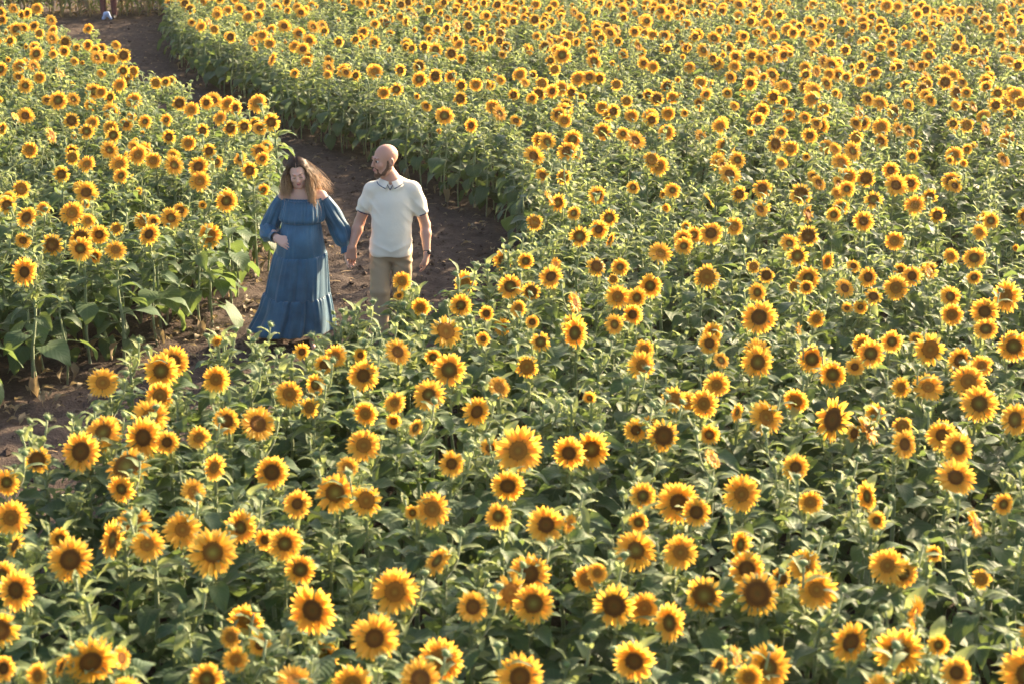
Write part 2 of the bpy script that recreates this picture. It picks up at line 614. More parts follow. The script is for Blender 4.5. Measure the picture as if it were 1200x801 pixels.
def cup_geo(Rd=0.45):
    """Green back of the head, tapering to the neck (local -Z)."""
    prof = [(0.98, 0.0), (0.95, -0.10), (0.70, -0.24), (0.36, -0.34), (0.20, -0.46), (0.13, -0.62)]
    g = Geo(); ns = 12
    V = [(Rd * p * math.cos(j / ns * 6.2832), Rd * p * math.sin(j / ns * 6.2832), z) for p, z in prof for j in range(ns)]
    F = [(i * ns + j, (i + 1) * ns + j, (i + 1) * ns + (j + 1) % ns, i * ns + (j + 1) % ns) for i in range(len(prof) - 1) for j in range(ns)]
    F.append(tuple(range((len(prof) - 1) * ns, len(prof) * ns))[::-1])
    F.append(tuple(range(ns)))
    g.add(V, F)
    return g


def bracts_geo(seed, n=20, Rd=0.45, el=0.25, L=0.42):
    r = np.random.default_rng(seed); g = Geo()
    for ring in range(2):
        for i in range(n):
            a = (i + 0.5 * ring + 0.4 * r.random()) / n * 6.2832
            rad = np.array([math.cos(a), math.sin(a), 0]); tan = np.array([-math.sin(a), math.cos(a), 0])
            e = el + 0.5 * (r.random() - 0.5) - 0.35 * ring
            d = rad * math.cos(e) + np.array([0, 0, math.sin(e)])
            c = rad * Rd * 0.86 + np.array([0, 0, -0.07 - 0.07 * ring]); l = L * (0.7 + 0.5 * r.random()); w = 0.055
            tip = c + d * l + np.array([0, 0, 0.1 * (r.random() - 0.3)])
            nn = np.cross(d, tan)
            m_ = c + d * l * 0.5
            g.add([c - tan * w, c + tan * w, m_ + tan * w * 0.8, tip, m_ - tan * w * 0.8, m_ + nn * 0.02, m_ - nn * 0.02],
                  [(0, 1, 5), (1, 2, 5), (2, 3, 5), (3, 4, 5), (4, 0, 5), (1, 0, 6), (2, 1, 6), (3, 2, 6), (4, 3, 6), (0, 4, 6)])
    return g


def bud_geo():
    g = Geo(); ns = 10
    prof = [(0.02, 0.34), (0.30, 0.30), (0.50, 0.14), (0.55, -0.02), (0.42, -0.22), (0.20, -0.40), (0.12, -0.6)]
    V = [(p * math.cos(j / ns * 6.2832), p * math.sin(j / ns * 6.2832), z) for p, z in prof for j in range(ns)]
    F = [(i * ns + j, (i + 1) * ns + j, (i + 1) * ns + (j + 1) % ns, i * ns + (j + 1) % ns) for i in range(len(prof) - 1) for j in range(ns)]
    F.append(tuple(range(ns)))
    F.append(tuple(range((len(prof) - 1) * ns, len(prof) * ns))[::-1])
    g.add(V, F)
    return g


PETALS = [petals_geo(500 + i, 27 + i % 3 * 3, 18 + i % 2 * 5, (1.0, 0.97, 0.92, 1.02, 0.88, 0.95)[i], (0.45, 0.48, 0.43, 0.50, 0.46, 0.52)[i]) for i in range(6)]
PETALS += [petals_geo(540, 26, 12, 0.95, 0.52, 0.98, 0.26, 2.2), petals_geo(541, 22, 16, 1.25, 0.56, 0.95, 0.18, 1.9)]     # ragged older heads
PRD = (0.45, 0.48, 0.43, 0.50, 0.46, 0.52, 0.52, 0.56)
PETALS_HALF = [petals_geo(520 + i, 20, 12, 0.45 + 0.12 * i, 0.40, 0.95) for i in range(2)]
PET_ME = [g.mesh('petals', [M['petal']]) for g in PETALS]
PETH_ME = [g.mesh('petals', [M['petal']]) for g in PETALS_HALF]
DISC_KEYS = ('disc_dark', 'disc_orange', 'disc_olive')
DISC = [disc_geo(1.0, 600 + i) for i in range(2)]
for g_ in DISC:
    for v_ in g_.v: v_[:, 2] *= 0.62
DISC_ME = {k: [g.mesh('disc', [M[k]]) for g in DISC] for k in DISC_KEYS}
CUP = cup_geo(); CUP_ME = CUP.mesh('flower_head', [M['bract']])
BRACT = [bracts_geo(700 + i) for i in range(2)]
BRACT_ME = [g.mesh('bracts', [M['bract']]) for g in BRACT]
BUD = bud_geo(); BUD_ME = BUD.mesh('bud', [M['bract']])
BUDBR = [bracts_geo(720 + i, 16, 0.52, 0.75, 0.62) for i in range(2)]
BUDBR_ME = [g.mesh('bracts', [M['bract']]) for g in BUDBR]


def shoot_geo(seed):
    """Side branch with a small bud and narrow leaves: grows from the origin outward (+X) and up."""
    r = np.random.default_rng(seed)
    g = Geo()
    L = 0.13 + 0.10 * r.random()
    P = bez([(0, 0, 0), (L * 0.28, 0.01 * r.normal(), L * 0.45), (L * 0.40, 0.01 * r.normal(), L * 1.0)], 7)
    g.merge(tube(P, np.linspace(0.0055, 0.0042, 7), 5), None, 0)
    tip = Matrix.Translation(Vector(P[-1] + np.array([0.004, 0, 0.016]))) @ Matrix.Rotation(0.5 * r.normal(), 4, 'Y') @ Matrix.Rotation(0.5 + 0.3 * r.normal(), 4, 'X') @ Matrix.Scale(0.021 + 0.012 * r.random(), 4)
    g.merge(BUD, tip, 1); g.merge(BUDBR[seed % 2], tip, 1)
    az = r.random() * 6
    for i in range(6):
        az += 2.4; k = int(1 + i * 0.9)
        m = Matrix.Translation(Vector(P[min(k, 6)])) @ Matrix.Rotation(az, 4, 'Z') @ Matrix.Rotation(-0.25 - 0.5 * r.random(), 4, 'Y') @ Matrix.Scale(0.45 + 0.4 * r.random(), 4)
        g.merge(LEAF[SML[r.integers(len(SML))]][0], m, 2)
    return g


SHOOT = [shoot_geo(760 + i) for i in range(5)]
SHOOT_ME = [g.mesh('side_shoot', [M['stem'], M['bract'], M['leaf_young']]) for g in SHOOT]


class StemForm:
    """Unit-height stem whose neck bends to -Y; leaf layout along it."""
    def __init__(self, seed):
        r = np.random.default_rng(seed)
        a, b = 0.05 * (r.random(2) - 0.5)
        pts = [(0, 0, -0.03), (a, b, 0.3), (-a * 0.6, 0.02 + b * 0.5, 0.62), (0.0, 0.03, 0.86), (0, 0.0, 0.965), (0, -0.042, 0.985)]
        self.P = bez(pts, 13)
        rad = np.array([0.0125, 0.0125, 0.012, 0.0118, 0.0112, 0.0108, 0.010, 0.0095, 0.009, 0.0082, 0.0075, 0.007, 0.0068]) * (0.85 + 0.3 * r.random())
        self.g = tube(self.P, rad, 6)
        self.me = self.g.mesh('stem', [M['stem']])
        self.leaves = []
        az = r.random() * 6.28
        def put(s, pool, pit, sc):
            nonlocal az
            az += 2.4 + 0.5 * (r.random() - 0.5)
            self.leaves.append((s, az, pool[r.integers(len(pool))], pit, sc))
        for i in range(1 + r.integers(2)): put(0.20 + 0.06 * i, DRY if r.random() < 0.6 else BIG, -0.2, 0.8)
        for i in range(7): put(0.30 + 0.05 * i + 0.02 * r.random(), BIG, -0.1 + 0.35 * (r.random() - 0.5), 0.82 + 0.4 * r.random())
        for i in range(7): put(0.62 + 0.035 * i + 0.02 * r.random(), MID, 0.05 + 0.4 * (r.random() - 0.5), 0.75 + 0.4 * r.random())
        self.shoots = [(0.62 + 0.28 * r.random(), r.random() * 6.28, int(r.integers(5)), 0.8 + 0.5 * r.random()) for _ in range(int(r.integers(1, 4)))]
        for i in range(13): put(0.72 + 0.0195 * i + 0.01 * r.random(), SML, 0.2 + 0.9 * (r.random() - 0.5), 0.6 + 0.6 * r.random())

    def at(self, s):
        z = s * 0.985
        k = np.searchsorted(self.P[:, 2], z) if s < 0.96 else len(self.P) - 2
        k = min(max(k, 1), len(self.P) - 1)
        p, q = self.P[k - 1], self.P[k]
        t = (z - p[2]) / (q[2] - p[2] + 1e-9)
        return p + (q - p) * min(max(t, 0), 1)


FORMS = [StemForm(800 + i) for i in range(10)]


def leaf_matrix(form, lf, h, wide=1.0):
    s, az, li, pit, sc = lf
    p = form.at(s) * np.array([h, h, h])
    m = Matrix.Translation(Vector(p)) @ Matrix.Rotation(az, 4, 'Z') @ Matrix.Rotation(-pit, 4, 'Y') @ Matrix.Scale(sc * wide, 4)
    return m


def shoot_matrix(form, sh, h):
    s, az, k, sc = sh
    return Matrix.Translation(Vector(form.at(s) * h)) @ Matrix.Rotation(az, 4, 'Z') @ Matrix.Scale(sc, 4)


def head_matrix(form, h, elev, yaw, rad, roll):
    """Head at the stem's tip, its face normal to -Y raised by elev and turned by yaw; rad = outer radius in metres."""
    tip = Vector(form.P[-1] * h)
    n = Vector((math.sin(yaw) * math.cos(elev), -math.cos(yaw) * math.cos(elev), math.sin(elev)))
    q = n.to_track_quat('Z', 'Y')
    return Matrix.Translation(tip + n * rad * 0.26) @ q.to_matrix().to_4x4() @ Matrix.Rotation(roll, 4, 'Z') @ Matrix.Scale(rad, 4)


# ------------------------------------------------------------------ where the plants stand
# blooms read off the photograph: (zoom origin x, y, zoom factor, [(x, y, diameter), ...]); 's' side-on, 'h' half open
BLOOMS = [
 (0, 400, 2.0, "240,83,70 378,75,82 375,125,65 507,102,62 531,187,60 605,200,80 678,122,62 725,150,50 87,268,65 190,258,90 243,228,85 337,237,95 297,287,105 392,240,55 285,343,65 467,235,55 502,285,62 637,298,75 452,340,60 15,320,60 25,407,80 35,470,55s 5,545,70 140,445,50 265,458,92 345,475,75 165,512,100 427,432,85 498,490,112 563,415,78 620,450,50 667,462,78 703,515,70 697,378,65 785,348,90 575,635,80 540,667,50 608,690,55 733,640,115 552,740,60 212,755,115 285,740,50s 145,770,50s 90,795,60 485,795,75 690,795,80 10,775,60 760,62,45 740,115,50 510,8,30h 708,20,45h"),
 (400, 400, 2.0, "132,28,62 52,87,72 205,125,75 125,137,52 45,35,38h 215,35,38 253,68,75 435,45,58 370,103,52 317,165,68 57,180,58 123,195,42h 52,240,75 258,297,60 15,300,50 10,348,70 58,367,75 415,278,110 533,275,75 390,348,75 213,390,80 167,393,42h 368,410,60 480,430,85 535,428,45s 225,507,70s 175,220,40s 125,575,105 308,612,72 440,540,95 397,590,90 450,605,92 690,480,95 795,490,80 697,410,45 707,350,62 790,355,95 755,228,80 690,205,55 780,127,60 722,182,35h 582,130,35h 78,708,108 233,735,100 185,782,95 25,790,90 418,785,110 640,597,100 710,605,75 770,650,85s 687,735,95 575,560,60 710,20,45 600,545,45"),
 (800, 400, 2.0, "62,12,50 90,40,40 175,50,75 175,20,65 80,90,58 50,140,65 8,128,50 303,42,62 352,72,62 440,42,62 490,10,50 580,20,75 512,108,48 575,105,70 648,52,60 700,70,50 775,15,70 668,108,75 695,145,85 778,183,75 265,140,58 453,155,48 128,165,40s 195,180,80 353,172,105 402,205,45 435,205,70s 520,235,65 515,205,50 608,210,72 645,250,75 640,310,88 70,280,45s 265,285,62 138,350,85 32,388,65 5,350,50 300,365,55 433,360,65s 455,420,35 137,463,65s 20,490,95 285,508,75 315,568,92 50,605,92 175,590,110 150,540,80 480,520,80 515,545,65 590,495,40h 685,410,65s 752,375,50 700,555,50 545,635,85s 393,710,95 505,735,115 200,760,110 125,725,50s 85,755,50s 155,790,65 597,735,50 640,795,70 230,555,50"),
 (0, 180, 2.356, "68,325,75 138,232,78 80,178,65 48,220,45 192,175,75 213,220,62 222,270,65 320,272,58 268,205,52 322,215,38 365,172,48 412,230,62 468,158,62 492,148,35 577,220,68 625,128,62 542,68,60 242,112,68 135,143,42 75,85,50 15,105,45 15,160,35 152,62,45 198,85,35 305,38,55 383,10,50 430,25,42 470,40,60 498,12,38 603,15,35 650,20,30 700,62,42 725,90,35 425,195,35 560,152,28h"),
 (0, 0, 3.0, "125,27,45 180,60,48 305,95,36 55,103,52 90,100,40 105,88,40 70,140,30 35,150,40 135,160,40 175,138,48 217,140,45 262,155,32 297,155,42 318,207,48 265,212,35 340,178,42 390,190,42 380,165,32 437,195,55 110,190,50 85,207,42 118,230,65 20,235,50 65,230,50 145,273,42 75,275,42 97,310,60 205,265,40s 370,262,28 440,250,45 462,262,42 483,250,42 572,285,32 607,268,35 325,303,50 368,320,45 440,305,50 425,340,50 465,342,55 190,362,65 97,400,70 45,400,40s 232,412,68 12,453,42 363,383,60 318,425,55 365,447,50 457,435,45 487,403,40 530,430,50 592,420,42 617,357,75 650,395,55 710,370,50 797,365,75 755,340,65 805,445,72 775,415,55 903,350,70 905,420,45 908,463,52 868,440,40 980,433,50 705,450,45 615,483,50 580,475,45 665,508,52 415,480,60 352,517,65 237,533,60 490,555,62 475,525,45 525,515,60 415,550,45s 388,590,72 550,572,55 600,595,75 633,557,50 712,540,42 770,557,42 690,628,72 825,570,35 893,617,48 930,548,45 940,520,48 990,545,60 1000,520,75 158,470,60s 95,520,55 680,25,40 735,70,45s 712,100,36 807,135,48 775,120,30 755,48,40 803,40,38 857,35,40 900,12,45 918,48,48 880,60,42 955,18,45 1070,42,45 1040,20,40 885,140,45 945,130,45 925,155,40 965,100,40 1005,98,48 1058,115,45 1100,105,42 1140,85,42 1090,145,60 1025,165,45 1055,175,52 1150,230,48 1140,270,35 985,205,45s 1195,160,40 1100,200,35 1075,215,40 1150,105,35"),
 (400, 0, 3.0, "335,170,65 235,172,40 395,185,50 130,240,45 63,255,45 220,255,40 265,228,50 280,275,55 395,270,45 415,335,60 312,360,42 215,320,50 370,422,60 465,440,55 515,380,48 553,398,55 445,305,35 480,300,42 500,290,40 575,290,30 645,305,42 625,255,65 695,325,55 705,300,45 740,255,45 765,308,55 805,325,45 850,330,45 838,270,60 885,283,50 915,270,42 942,297,48 778,365,65 795,415,55 725,475,55 630,425,45 745,425,45 610,330,35 690,355,35 925,370,45 925,440,65 970,403,38 1012,342,52 1090,335,60 1140,290,60 1143,322,48 1045,418,45 1075,415,70 1110,430,45 1150,460,58 1165,395,50 680,560,70 1085,572,65 1140,580,80 830,535,45 975,475,45 870,215,50"),
 (500, 200, 4.0, "503,22,70 647,12,80 628,140,85 697,178,75 570,150,50s 473,217,90 790,130,75 863,195,95 820,235,80 710,320,100 965,65,55 1110,158,35h 360,425,90 465,420,75 392,508,115 180,520,110 160,612,105 583,510,115 490,545,95 430,655,80 695,600,95s 685,705,115 495,720,50 90,752,155 265,765,50 605,450,70 797,455,100 875,505,45 905,405,65 1130,420,115 895,600,115 985,600,100 1047,548,110 880,715,95 965,670,95 1180,335,80 1185,100,60 875,325,40s 280,680,70"),
 (0, 0, 1.0, "471,332,22 468,348,14h 493,359,22 520,326,14b 429,371,14b 418,357,13b 459,364,14b 356,410,22 422,416,22 309,422,14b 341,420,14b 403,417,14b 508,417,16h 393,421,26 446,385,13b 478,372,13b 500,340,13b 437,398,13b 383,372,12b 257,404,16b 575,318,14b 590,290,13b 28,508,14b 110,520,13b 205,470,13b 640,282,13b 480,395,13b 365,390,12b 330,438,13b 288,455,13b 160,500,13b 700,500,14b 667,470,14b 775,485,13b 640,480,13b 595,520,13b 700,420,13b 735,440,13b"),
 (800, 200, 3.0, "160,20,75 258,60,70 187,78,42 275,118,55 75,108,50s 195,188,70 115,243,75 10,262,50 60,240,35 420,98,80 400,165,60s 475,48,60 550,30,60 530,75,50 540,105,50 622,67,38 680,115,70 767,58,75 830,25,65 840,68,60 960,20,65 957,50,55 905,130,65 505,195,85 525,155,50 622,183,65 755,255,60 510,320,60s 410,310,70 410,270,50 600,343,50 652,370,70 570,405,70 765,355,50 750,412,85 805,383,70 670,450,65 578,472,45h 1050,165,45 1080,182,40 1030,205,40 935,275,50 875,320,50 865,355,50 1025,375,52 1140,435,110 1060,510,95 1065,567,80 940,450,75 947,505,75 1170,625,115 1190,150,60 85,370,95 262,430,68 250,330,50 295,365,60 395,400,55 435,415,50 268,530,120 105,565,70 90,618,80 133,655,70 255,640,105 265,675,110 125,735,90 450,660,85 530,705,90 660,660,105 740,615,68 820,592,40 870,630,110 975,680,90 605,695,65 410,545,45s 470,520,60 625,480,50"),
]


PATH_L = [tuple(map(float, q)) for q in PATH]


def in_field(x, y):
    if x < -7.7 and y > 33.6: return False
    c = False
    xj, yj = PATH_L[-1]
    for xi, yi in PATH_L:
        if (yi > y) != (yj > y) and x < (xj - xi) * (y - yi) / (yj - yi) + xi: c = not c
        xj, yj = xi, yi
    return not c


plants = []      # dicts: x, y, h, kind, rad, elev, yaw, turn
taken = []
for ox, oy, zf, s in BLOOMS:
    for it in s.split():
        kind = 'bloom'
        if it[-1] == 's': kind = 'side'; it = it[:-1]
        elif it[-1] == 'h': kind = 'half'; it = it[:-1]
        elif it[-1] == 'b': kind = 'bud'; it = it[:-1]
        cx, cy, dia = (float(q) for q in it.split(','))
        px, py, d = ox + cx / zf, oy + cy / zf, dia / zf
        if any(math.hypot(px - a, py - b) < 0.33 * max(d, e) for a, b, e in taken) and kind != 'bud': continue
        taken.append((px, py, d))
        hz = 1.0 + 0.07 * (random.random() - 0.5)
        ok = False
        for dz in (0, -0.06, 0.06, -0.12, 0.12, -0.18, 0.18, -0.25, 0.25, -0.32):
            x, y = ground_at(px, py, hz + dz)
            if in_field(x, y + 0.06):
                hz += dz; ok = True; break
        if not ok: continue
        rad = 0.5 * d * depth_of(x, y, hz) / FPX
        rad = min(max(rad * 1.10, 0.05), 0.145)
        if kind == 'side': yaw = random.choice((-1, 1)) * R(random.uniform(50, 72)); rad *= 1.05
        else: yaw = R(random.gauss(0, 19))
        elev = R(random.gauss(22, 12))
        n = (math.sin(yaw) * math.cos(elev), -math.cos(yaw) * math.cos(elev), math.sin(elev))
        turn = R(random.uniform(-20, 20))
        # stem base so that the head centre lands on the ray
        tip = FORMS[0].P[-1]
        hh = hz - n[2] * rad * 0.26
        ct, st = math.cos(turn), math.sin(turn)
        bx = x - n[0] * rad * 0.26 - (-st * tip[1]) * hh
        by = y - n[1] * rad * 0.26 - (ct * tip[1]) * hh
        plants.append(dict(x=bx, y=by, h=hh / 0.985, kind=kind if kind in ('half', 'bud') else 'bloom', side=kind == 'side', rad=rad, elev=elev, yaw=yaw - turn, turn=turn, listed=True))

# fill: everything between, budding plants near, blooms and buds beyond the listed part
CELL = 0.22
gridc = {}
def near_ok(x, y, dmin):
    i, j = int(x // CELL), int(y // CELL)
    for a in range(i - 2, i + 3):
        for b in range(j - 2, j + 3):
            for (qx, qy) in gridc.get((a, b), ()):
                if (qx - x) ** 2 + (qy - y) ** 2 < dmin * dmin: return False
    return True
def put_cell(x, y):
    gridc.setdefault((int(x // CELL), int(y // CELL)), []).append((x, y))
for p in plants: put_cell(p['x'], p['y'])

listed_zone = [(0, 0, 420, 700), (400, 60, 800, 801), (800, 190, 1200, 801), (0, 400, 1200, 801)]
tries = 0
rr = random.Random(99)
for _ in range(60000):
    y = 4.6 + (50 - 4.6) * rr.random() ** 0.75
    hw = 0.31 * y + 2.6
    x = rr.uniform(-hw, hw)
    if not in_field(x, y): continue
    ed = min(edge_dist(x, y, LEFT_EDGE), edge_dist(x, y, RIGHT_EDGE))
    if ed < 0.06: continue
    dmin = 0.24 if ed < 0.7 else 0.25 + 0.16 * rr.random() ** 1.5
    if not near_ok(x, y, dmin): continue
    put_cell(x, y)
    h = rr.gauss(0.98, 0.06)
    px, py, dep = pixel_of(x, y, h)
    inz = any(a <= px <= c and b <= py <= d for a, b, c, d in listed_zone)
    u = rr.random()
    if inz:
        kind = 'bud' if u < 0.62 else ('half' if u < 0.70 else ('none' if u < 0.85 else 'bloom'))
        if py > 380 and u < 0.92 and kind == 'bloom': kind = 'bud'
        h = rr.gauss(0.90, 0.07) if kind != 'bloom' else h
    else:
        cl = 0.26 + 0.74 * float(vnoise(np.array(x), np.array(y), 1.1, 77))
        kind = 'bloom' if u < cl else ('half' if u < cl + 0.09 else 'bud')
    rad = min(max(rr.gauss(0.092, 0.018), 0.05), 0.13)
    plants.append(dict(x=x, y=y, h=h, kind=kind, side=False, rad=rad, elev=R(rr.gauss(24, 10)), yaw=R(rr.gauss(0, 24)), turn=R(rr.uniform(-25, 25)), listed=False))
for p in plants:
    px, py, dep = pixel_of(p['x'], p['y'], p['h'] * 0.95)
    p['px'], p['py'], p['dep'] = px, py, dep
    p['ed'] = min(edge_dist(p['x'], p['y'], LEFT_EDGE), edge_dist(p['x'], p['y'], RIGHT_EDGE))
    vis = (-15 < px < 1215) and (-10 < py < 812)
    sc = 1.0 / dep
    if p['kind'] in ('bloom', 'half'): sc *= 1.22
    if p['ed'] < 0.5 and p['x'] < -2.3 and p['y'] < 16: sc *= 1.35
    p['score'] = sc if vis else -1
order = sorted(range(len(plants)), key=lambda i: -plants[i]['score'])
single = set(order[:300])

# ------------------------------------------------------------------ single sunflowers
def place_words(p):
    x, y, e = p['x'], p['y'], p['ed']
    left_stand = edge_dist(x, y, LEFT_EDGE) < edge_dist(x, y, RIGHT_EDGE) and (x < -2.2 and y > 11)
    if left_stand:
        return ('on soil behind the dress', 'rim') if e < 0.45 else ('behind the dress', 'left')
    if y > 12.2:
        return ('by the path bend', 'bend') if e < 0.8 else ('past the path bend', 'beyond')
    if e < 0.6: return ('at the couple\'s path rim', 'near rim')
    if e < 2.0: return ('just off the path', 'near rows')
    return ('deep in the field', 'deep')


rs = random.Random(5)
used_labels = set()


def neighbour_words(i):
    """What grows nearest to plant i among the single plants."""
    p = plants[i]; best = None
    for j in order[:300]:
        if j == i: continue
        q = plants[j]; d = math.hypot(q['x'] - p['x'], q['y'] - p['y'])
        if best is None or d < best[0]: best = (d, q)
    d, q = best
    near = 'touching' if d < 0.17 else ('beside' if d < 0.30 else 'apart from')
    if q['kind'] == 'bud': return near + ' a bud'
    if q['kind'] == 'none': return near + ' bare leaves'
    if q['kind'] == 'half': return near + ' an opening bud'
    if p['kind'] in ('bloom', 'half') and q['rad'] > p['rad'] * 1.15: return near + ' a larger bloom'
    if p['kind'] in ('bloom', 'half') and q['rad'] < p['rad'] * 0.87: return near + ' a smaller bloom'
    return near + (' an equal bloom' if p['kind'] == 'bloom' else ' a bloom')


for i in order[:300]:
    p = plants[i]
    form = FORMS[rs.randrange(len(FORMS))]
    rt = empty("sunflower", (p['x'], p['y'], float(soil_height(p['x'], p['y']))), p['turn'])
    h = p['h']
    so = bpy.data.objects.new("stem", form.me); link(so, rt)
    so.scale = (1.0 * h, 1.0 * h, h)
    edgep = p['ed'] < 0.45
    for lf in form.leaves:
        if LEAF[lf[2]][1] == 'big' and edgep and rs.random() < 0.25: continue
        if p['kind'] == 'none' and lf[0] > 0.9 and rs.random() < 0.2: continue
        if LEAF[lf[2]][1] == 'dry' and not edgep and rs.random() < 0.5: continue
        lo = bpy.data.objects.new("leaf", LEAF_ME[lf[2]]); link(lo, rt)
        m = leaf_matrix(form, lf, h, rs.uniform(0.88, 1.14))
        m = m @ Matrix.Rotation(rs.uniform(-0.3, 0.3), 4, 'X')
        lo.matrix_basis = m
    for sh in form.shoots:
        o = bpy.data.objects.new("side_shoot", SHOOT_ME[sh[2]]); link(o, rt); o.matrix_basis = shoot_matrix(form, sh, h)
    place, zone = place_words(p)
    if p['kind'] in ('bloom', 'half'):
        half = p['kind'] == 'half'
        rad = p['rad']
        hm = head_matrix(form, h, p['elev'], p['yaw'], rad, rs.uniform(0, 6.28))
        ho = bpy.data.objects.new("flower_head", CUP_ME); link(ho, rt); ho.matrix_basis = hm
        k = rs.randrange(6) if rs.random() < 0.86 else rs.choice((6, 7))
        po = bpy.data.objects.new("petals", PETH_ME[k % 2] if half else PET_ME[k]); link(po, ho); tag(po, kind="stuff")
        rdisc = 0.40 if half else PRD[k]
        dk = DISC_KEYS[rs.choices((0, 1, 2), (0.34, 0.36, 0.30))[0]]
        do = bpy.data.objects.new("disc", DISC_ME[dk][k % 2]); link(do, ho); do.scale = (rdisc, rdisc, rdisc)
        bo = bpy.data.objects.new("bracts", BRACT_ME[k % 2]); link(bo, ho); tag(bo, kind="stuff")
        size = 'broad' if rad > 0.112 else ('wide' if rad > 0.098 else ('mid-sized' if rad > 0.084 else ('small' if rad > 0.07 else 'tiny')))
        tone = {'disc_dark': 'dark-brown', 'disc_orange': 'orange-brown', 'disc_olive': 'olive-centred'}[dk]
        tall = 'tall' if h > 1.03 else ('short' if h < 0.97 else '')
        pose = 'half-open' if half else ('averted' if p['side'] else ('nodding' if p['elev'] < R(17) else ('upturned' if p['elev'] > R(27) else 'level')))
        lab = f"{tall} sunflower with {size} {pose} {tone} head {neighbour_words(i)} {place}".strip()
    elif p['kind'] == 'bud':
        rad = rs.uniform(0.030, 0.048)
        ho = bpy.data.objects.new("bud", BUD_ME); link(ho, rt)
        ho.matrix_basis = head_matrix(form, h, R(rs.uniform(25, 80)), p['yaw'], rad, rs.uniform(0, 6.28))
        bo = bpy.data.objects.new("bracts", BUDBR_ME[rs.randrange(2)]); link(bo, ho); tag(bo, kind="stuff")
        size = 'plump' if rad > 0.040 else 'small'
        lab = f"{'tall' if h > 0.97 else ('short' if h < 0.86 else 'middling')} sunflower with {size} closed bud {neighbour_words(i)} {place}"
    else:
        lab = f"{'tall' if h > 0.9 else 'short'} leafy headless sunflower {neighbour_words(i)} {place}"
    if lab in used_labels and len(lab.split()) <= 13:
        lab = lab.replace("sunflower", ("", "once-branched", "twice-branched", "bushy")[len(form.shoots)] + " sunflower", 1)
    used_labels.add(lab)
    tag(rt, lab, "sunflower", "sunflowers " + {'rim': 'behind the dress', 'left': 'behind the dress', 'bend': 'at the path bend', 'beyond': 'past the path bend',
                                               'near rim': 'at the near path rim', 'near rows': 'just off the path', 'deep': 'deep in the field'}[zone])

# ------------------------------------------------------------------ the rest of the field, one object
vcol = bpy.data.collections.new("sunflower_forms")
MATS = [M['leaf'], M['leaf_young'], M['leaf_dry'], M['stem'], M['bract'], M['petal'], M['disc_dark'], M['disc_orange'], M['disc_olive']]
MI = {'leaf': 0, 'leaf_young': 1, 'leaf_dry': 2}
rv = random.Random(31)
VRAD = {}
VAR = {'bloom': [], 'half': [], 'bud': [], 'none': []}


def make_variant(idx, kind, edge=False):
    form = FORMS[idx % len(FORMS)]
    g = Geo()
    g.merge(form.g, None, 3)
    for lf in form.leaves:
        kd = LEAF[lf[2]]
        if kd[1] == 'dry' and rv.random() < 0.5: continue
        g.merge(kd[0], leaf_matrix(form, lf, 1.0, rv.uniform(0.88, 1.14)) @ Matrix.Rotation(rv.uniform(-0.3, 0.3), 4, 'X'), MI[kd[2]])
    for sh in form.shoots:
        G2 = Geo(); G2.merge(SHOOT[sh[2]], shoot_matrix(form, sh, 1.0)); G2.m = [(3, 4, 1)[q] for q in G2.m]; g.merge(G2)
    if kind in ('bloom', 'half'):
        k = idx % 8; half = kind == 'half'
        rad = ((0.094, 0.110, 0.080, 0.100, 0.070, 0.118, 0.088)[idx % 7] if not half else 0.055)
        hm = head_matrix(form, 1.0, R(rv.gauss(22, 8)), R(rv.gauss(0, 16)), rad, rv.uniform(0, 6))
        g.merge(CUP, hm, 4); g.merge(BRACT[k % 2], hm, 4)
        g.merge(PETALS_HALF[k % 2] if half else PETALS[k], hm, 5)
        rd = 0.40 if half else PRD[k]
        g.merge(DISC[k % 2], hm @ Matrix.Scale(rd, 4), 6 + idx % 3)
    elif kind == 'bud':
        hm = head_matrix(form, 1.0, R(rv.uniform(25, 80)), R(rv.uniform(-60, 60)), rv.uniform(0.03, 0.046), 0)
        g.merge(BUD, hm, 4); g.merge(BUDBR[idx % 2], hm, 4)
    n = sum(len(v) for v in VAR.values())
    me = g.mesh(f"sunflower_form_{n:02d}", MATS)
    o = bpy.data.objects.new(f"sunflower_form_{n:02d}", me)
    vcol.objects.link(o)
    VAR[kind].append(n); VRAD[n] = rad if kind in ('bloom', 'half') else 0.04


for i in range(16): make_variant(i, 'bloom')
for i in range(3): make_variant(i + 3, 'half')
for i in range(5): make_variant(i + 1, 'bud')
for i in range(2): make_variant(i + 6, 'none')

rest = [plants[i] for i in range(len(plants)) if i not in single]
pos = np.array([(p['x'], p['y'], -0.01) for p in rest])
idx = np.array([rv.choice(sorted(VAR[p['kind']], key=lambda n: abs(VRAD[n] * p['h'] - p['rad']))[:5]) for p in rest], np.int32)
scl = np.array([p['h'] * rv.uniform(0.95, 1.05) for p in rest])
for n_, p in enumerate(rest):
    if p['listed']: pass
rot = np.array([(rv.gauss(0, 0.05), rv.gauss(0, 0.05), p['turn'] * 0.5 + p['yaw'] * (1.0 if p['side'] else 0.6)) for p in rest])
me = bpy.data.meshes.new("sunflower_field")
me.from_pydata(pos.tolist(), [], [])
a = me.attributes.new("form", 'INT', 'POINT'); a.data.foreach_set("value", idx)
a = me.attributes.new("size", 'FLOAT', 'POINT'); a.data.foreach_set("value", scl.astype(np.float32))
a = me.attributes.new("turn", 'FLOAT_VECTOR', 'POINT'); a.data.foreach_set("vector", rot.astype(np.float32).ravel())
field = tag(link(bpy.data.objects.new("sunflower_field", me)), "dense mass of yellow sunflowers filling the field behind the single plants", "sunflowers", None, "stuff")
ng = bpy.data.node_groups.new("field_scatter", 'GeometryNodeTree')
ng.interface.new_socket("Geometry", in_out='INPUT', socket_type='NodeSocketGeometry')
ng.interface.new_socket("Geometry", in_out='OUTPUT', socket_type='NodeSocketGeometry')
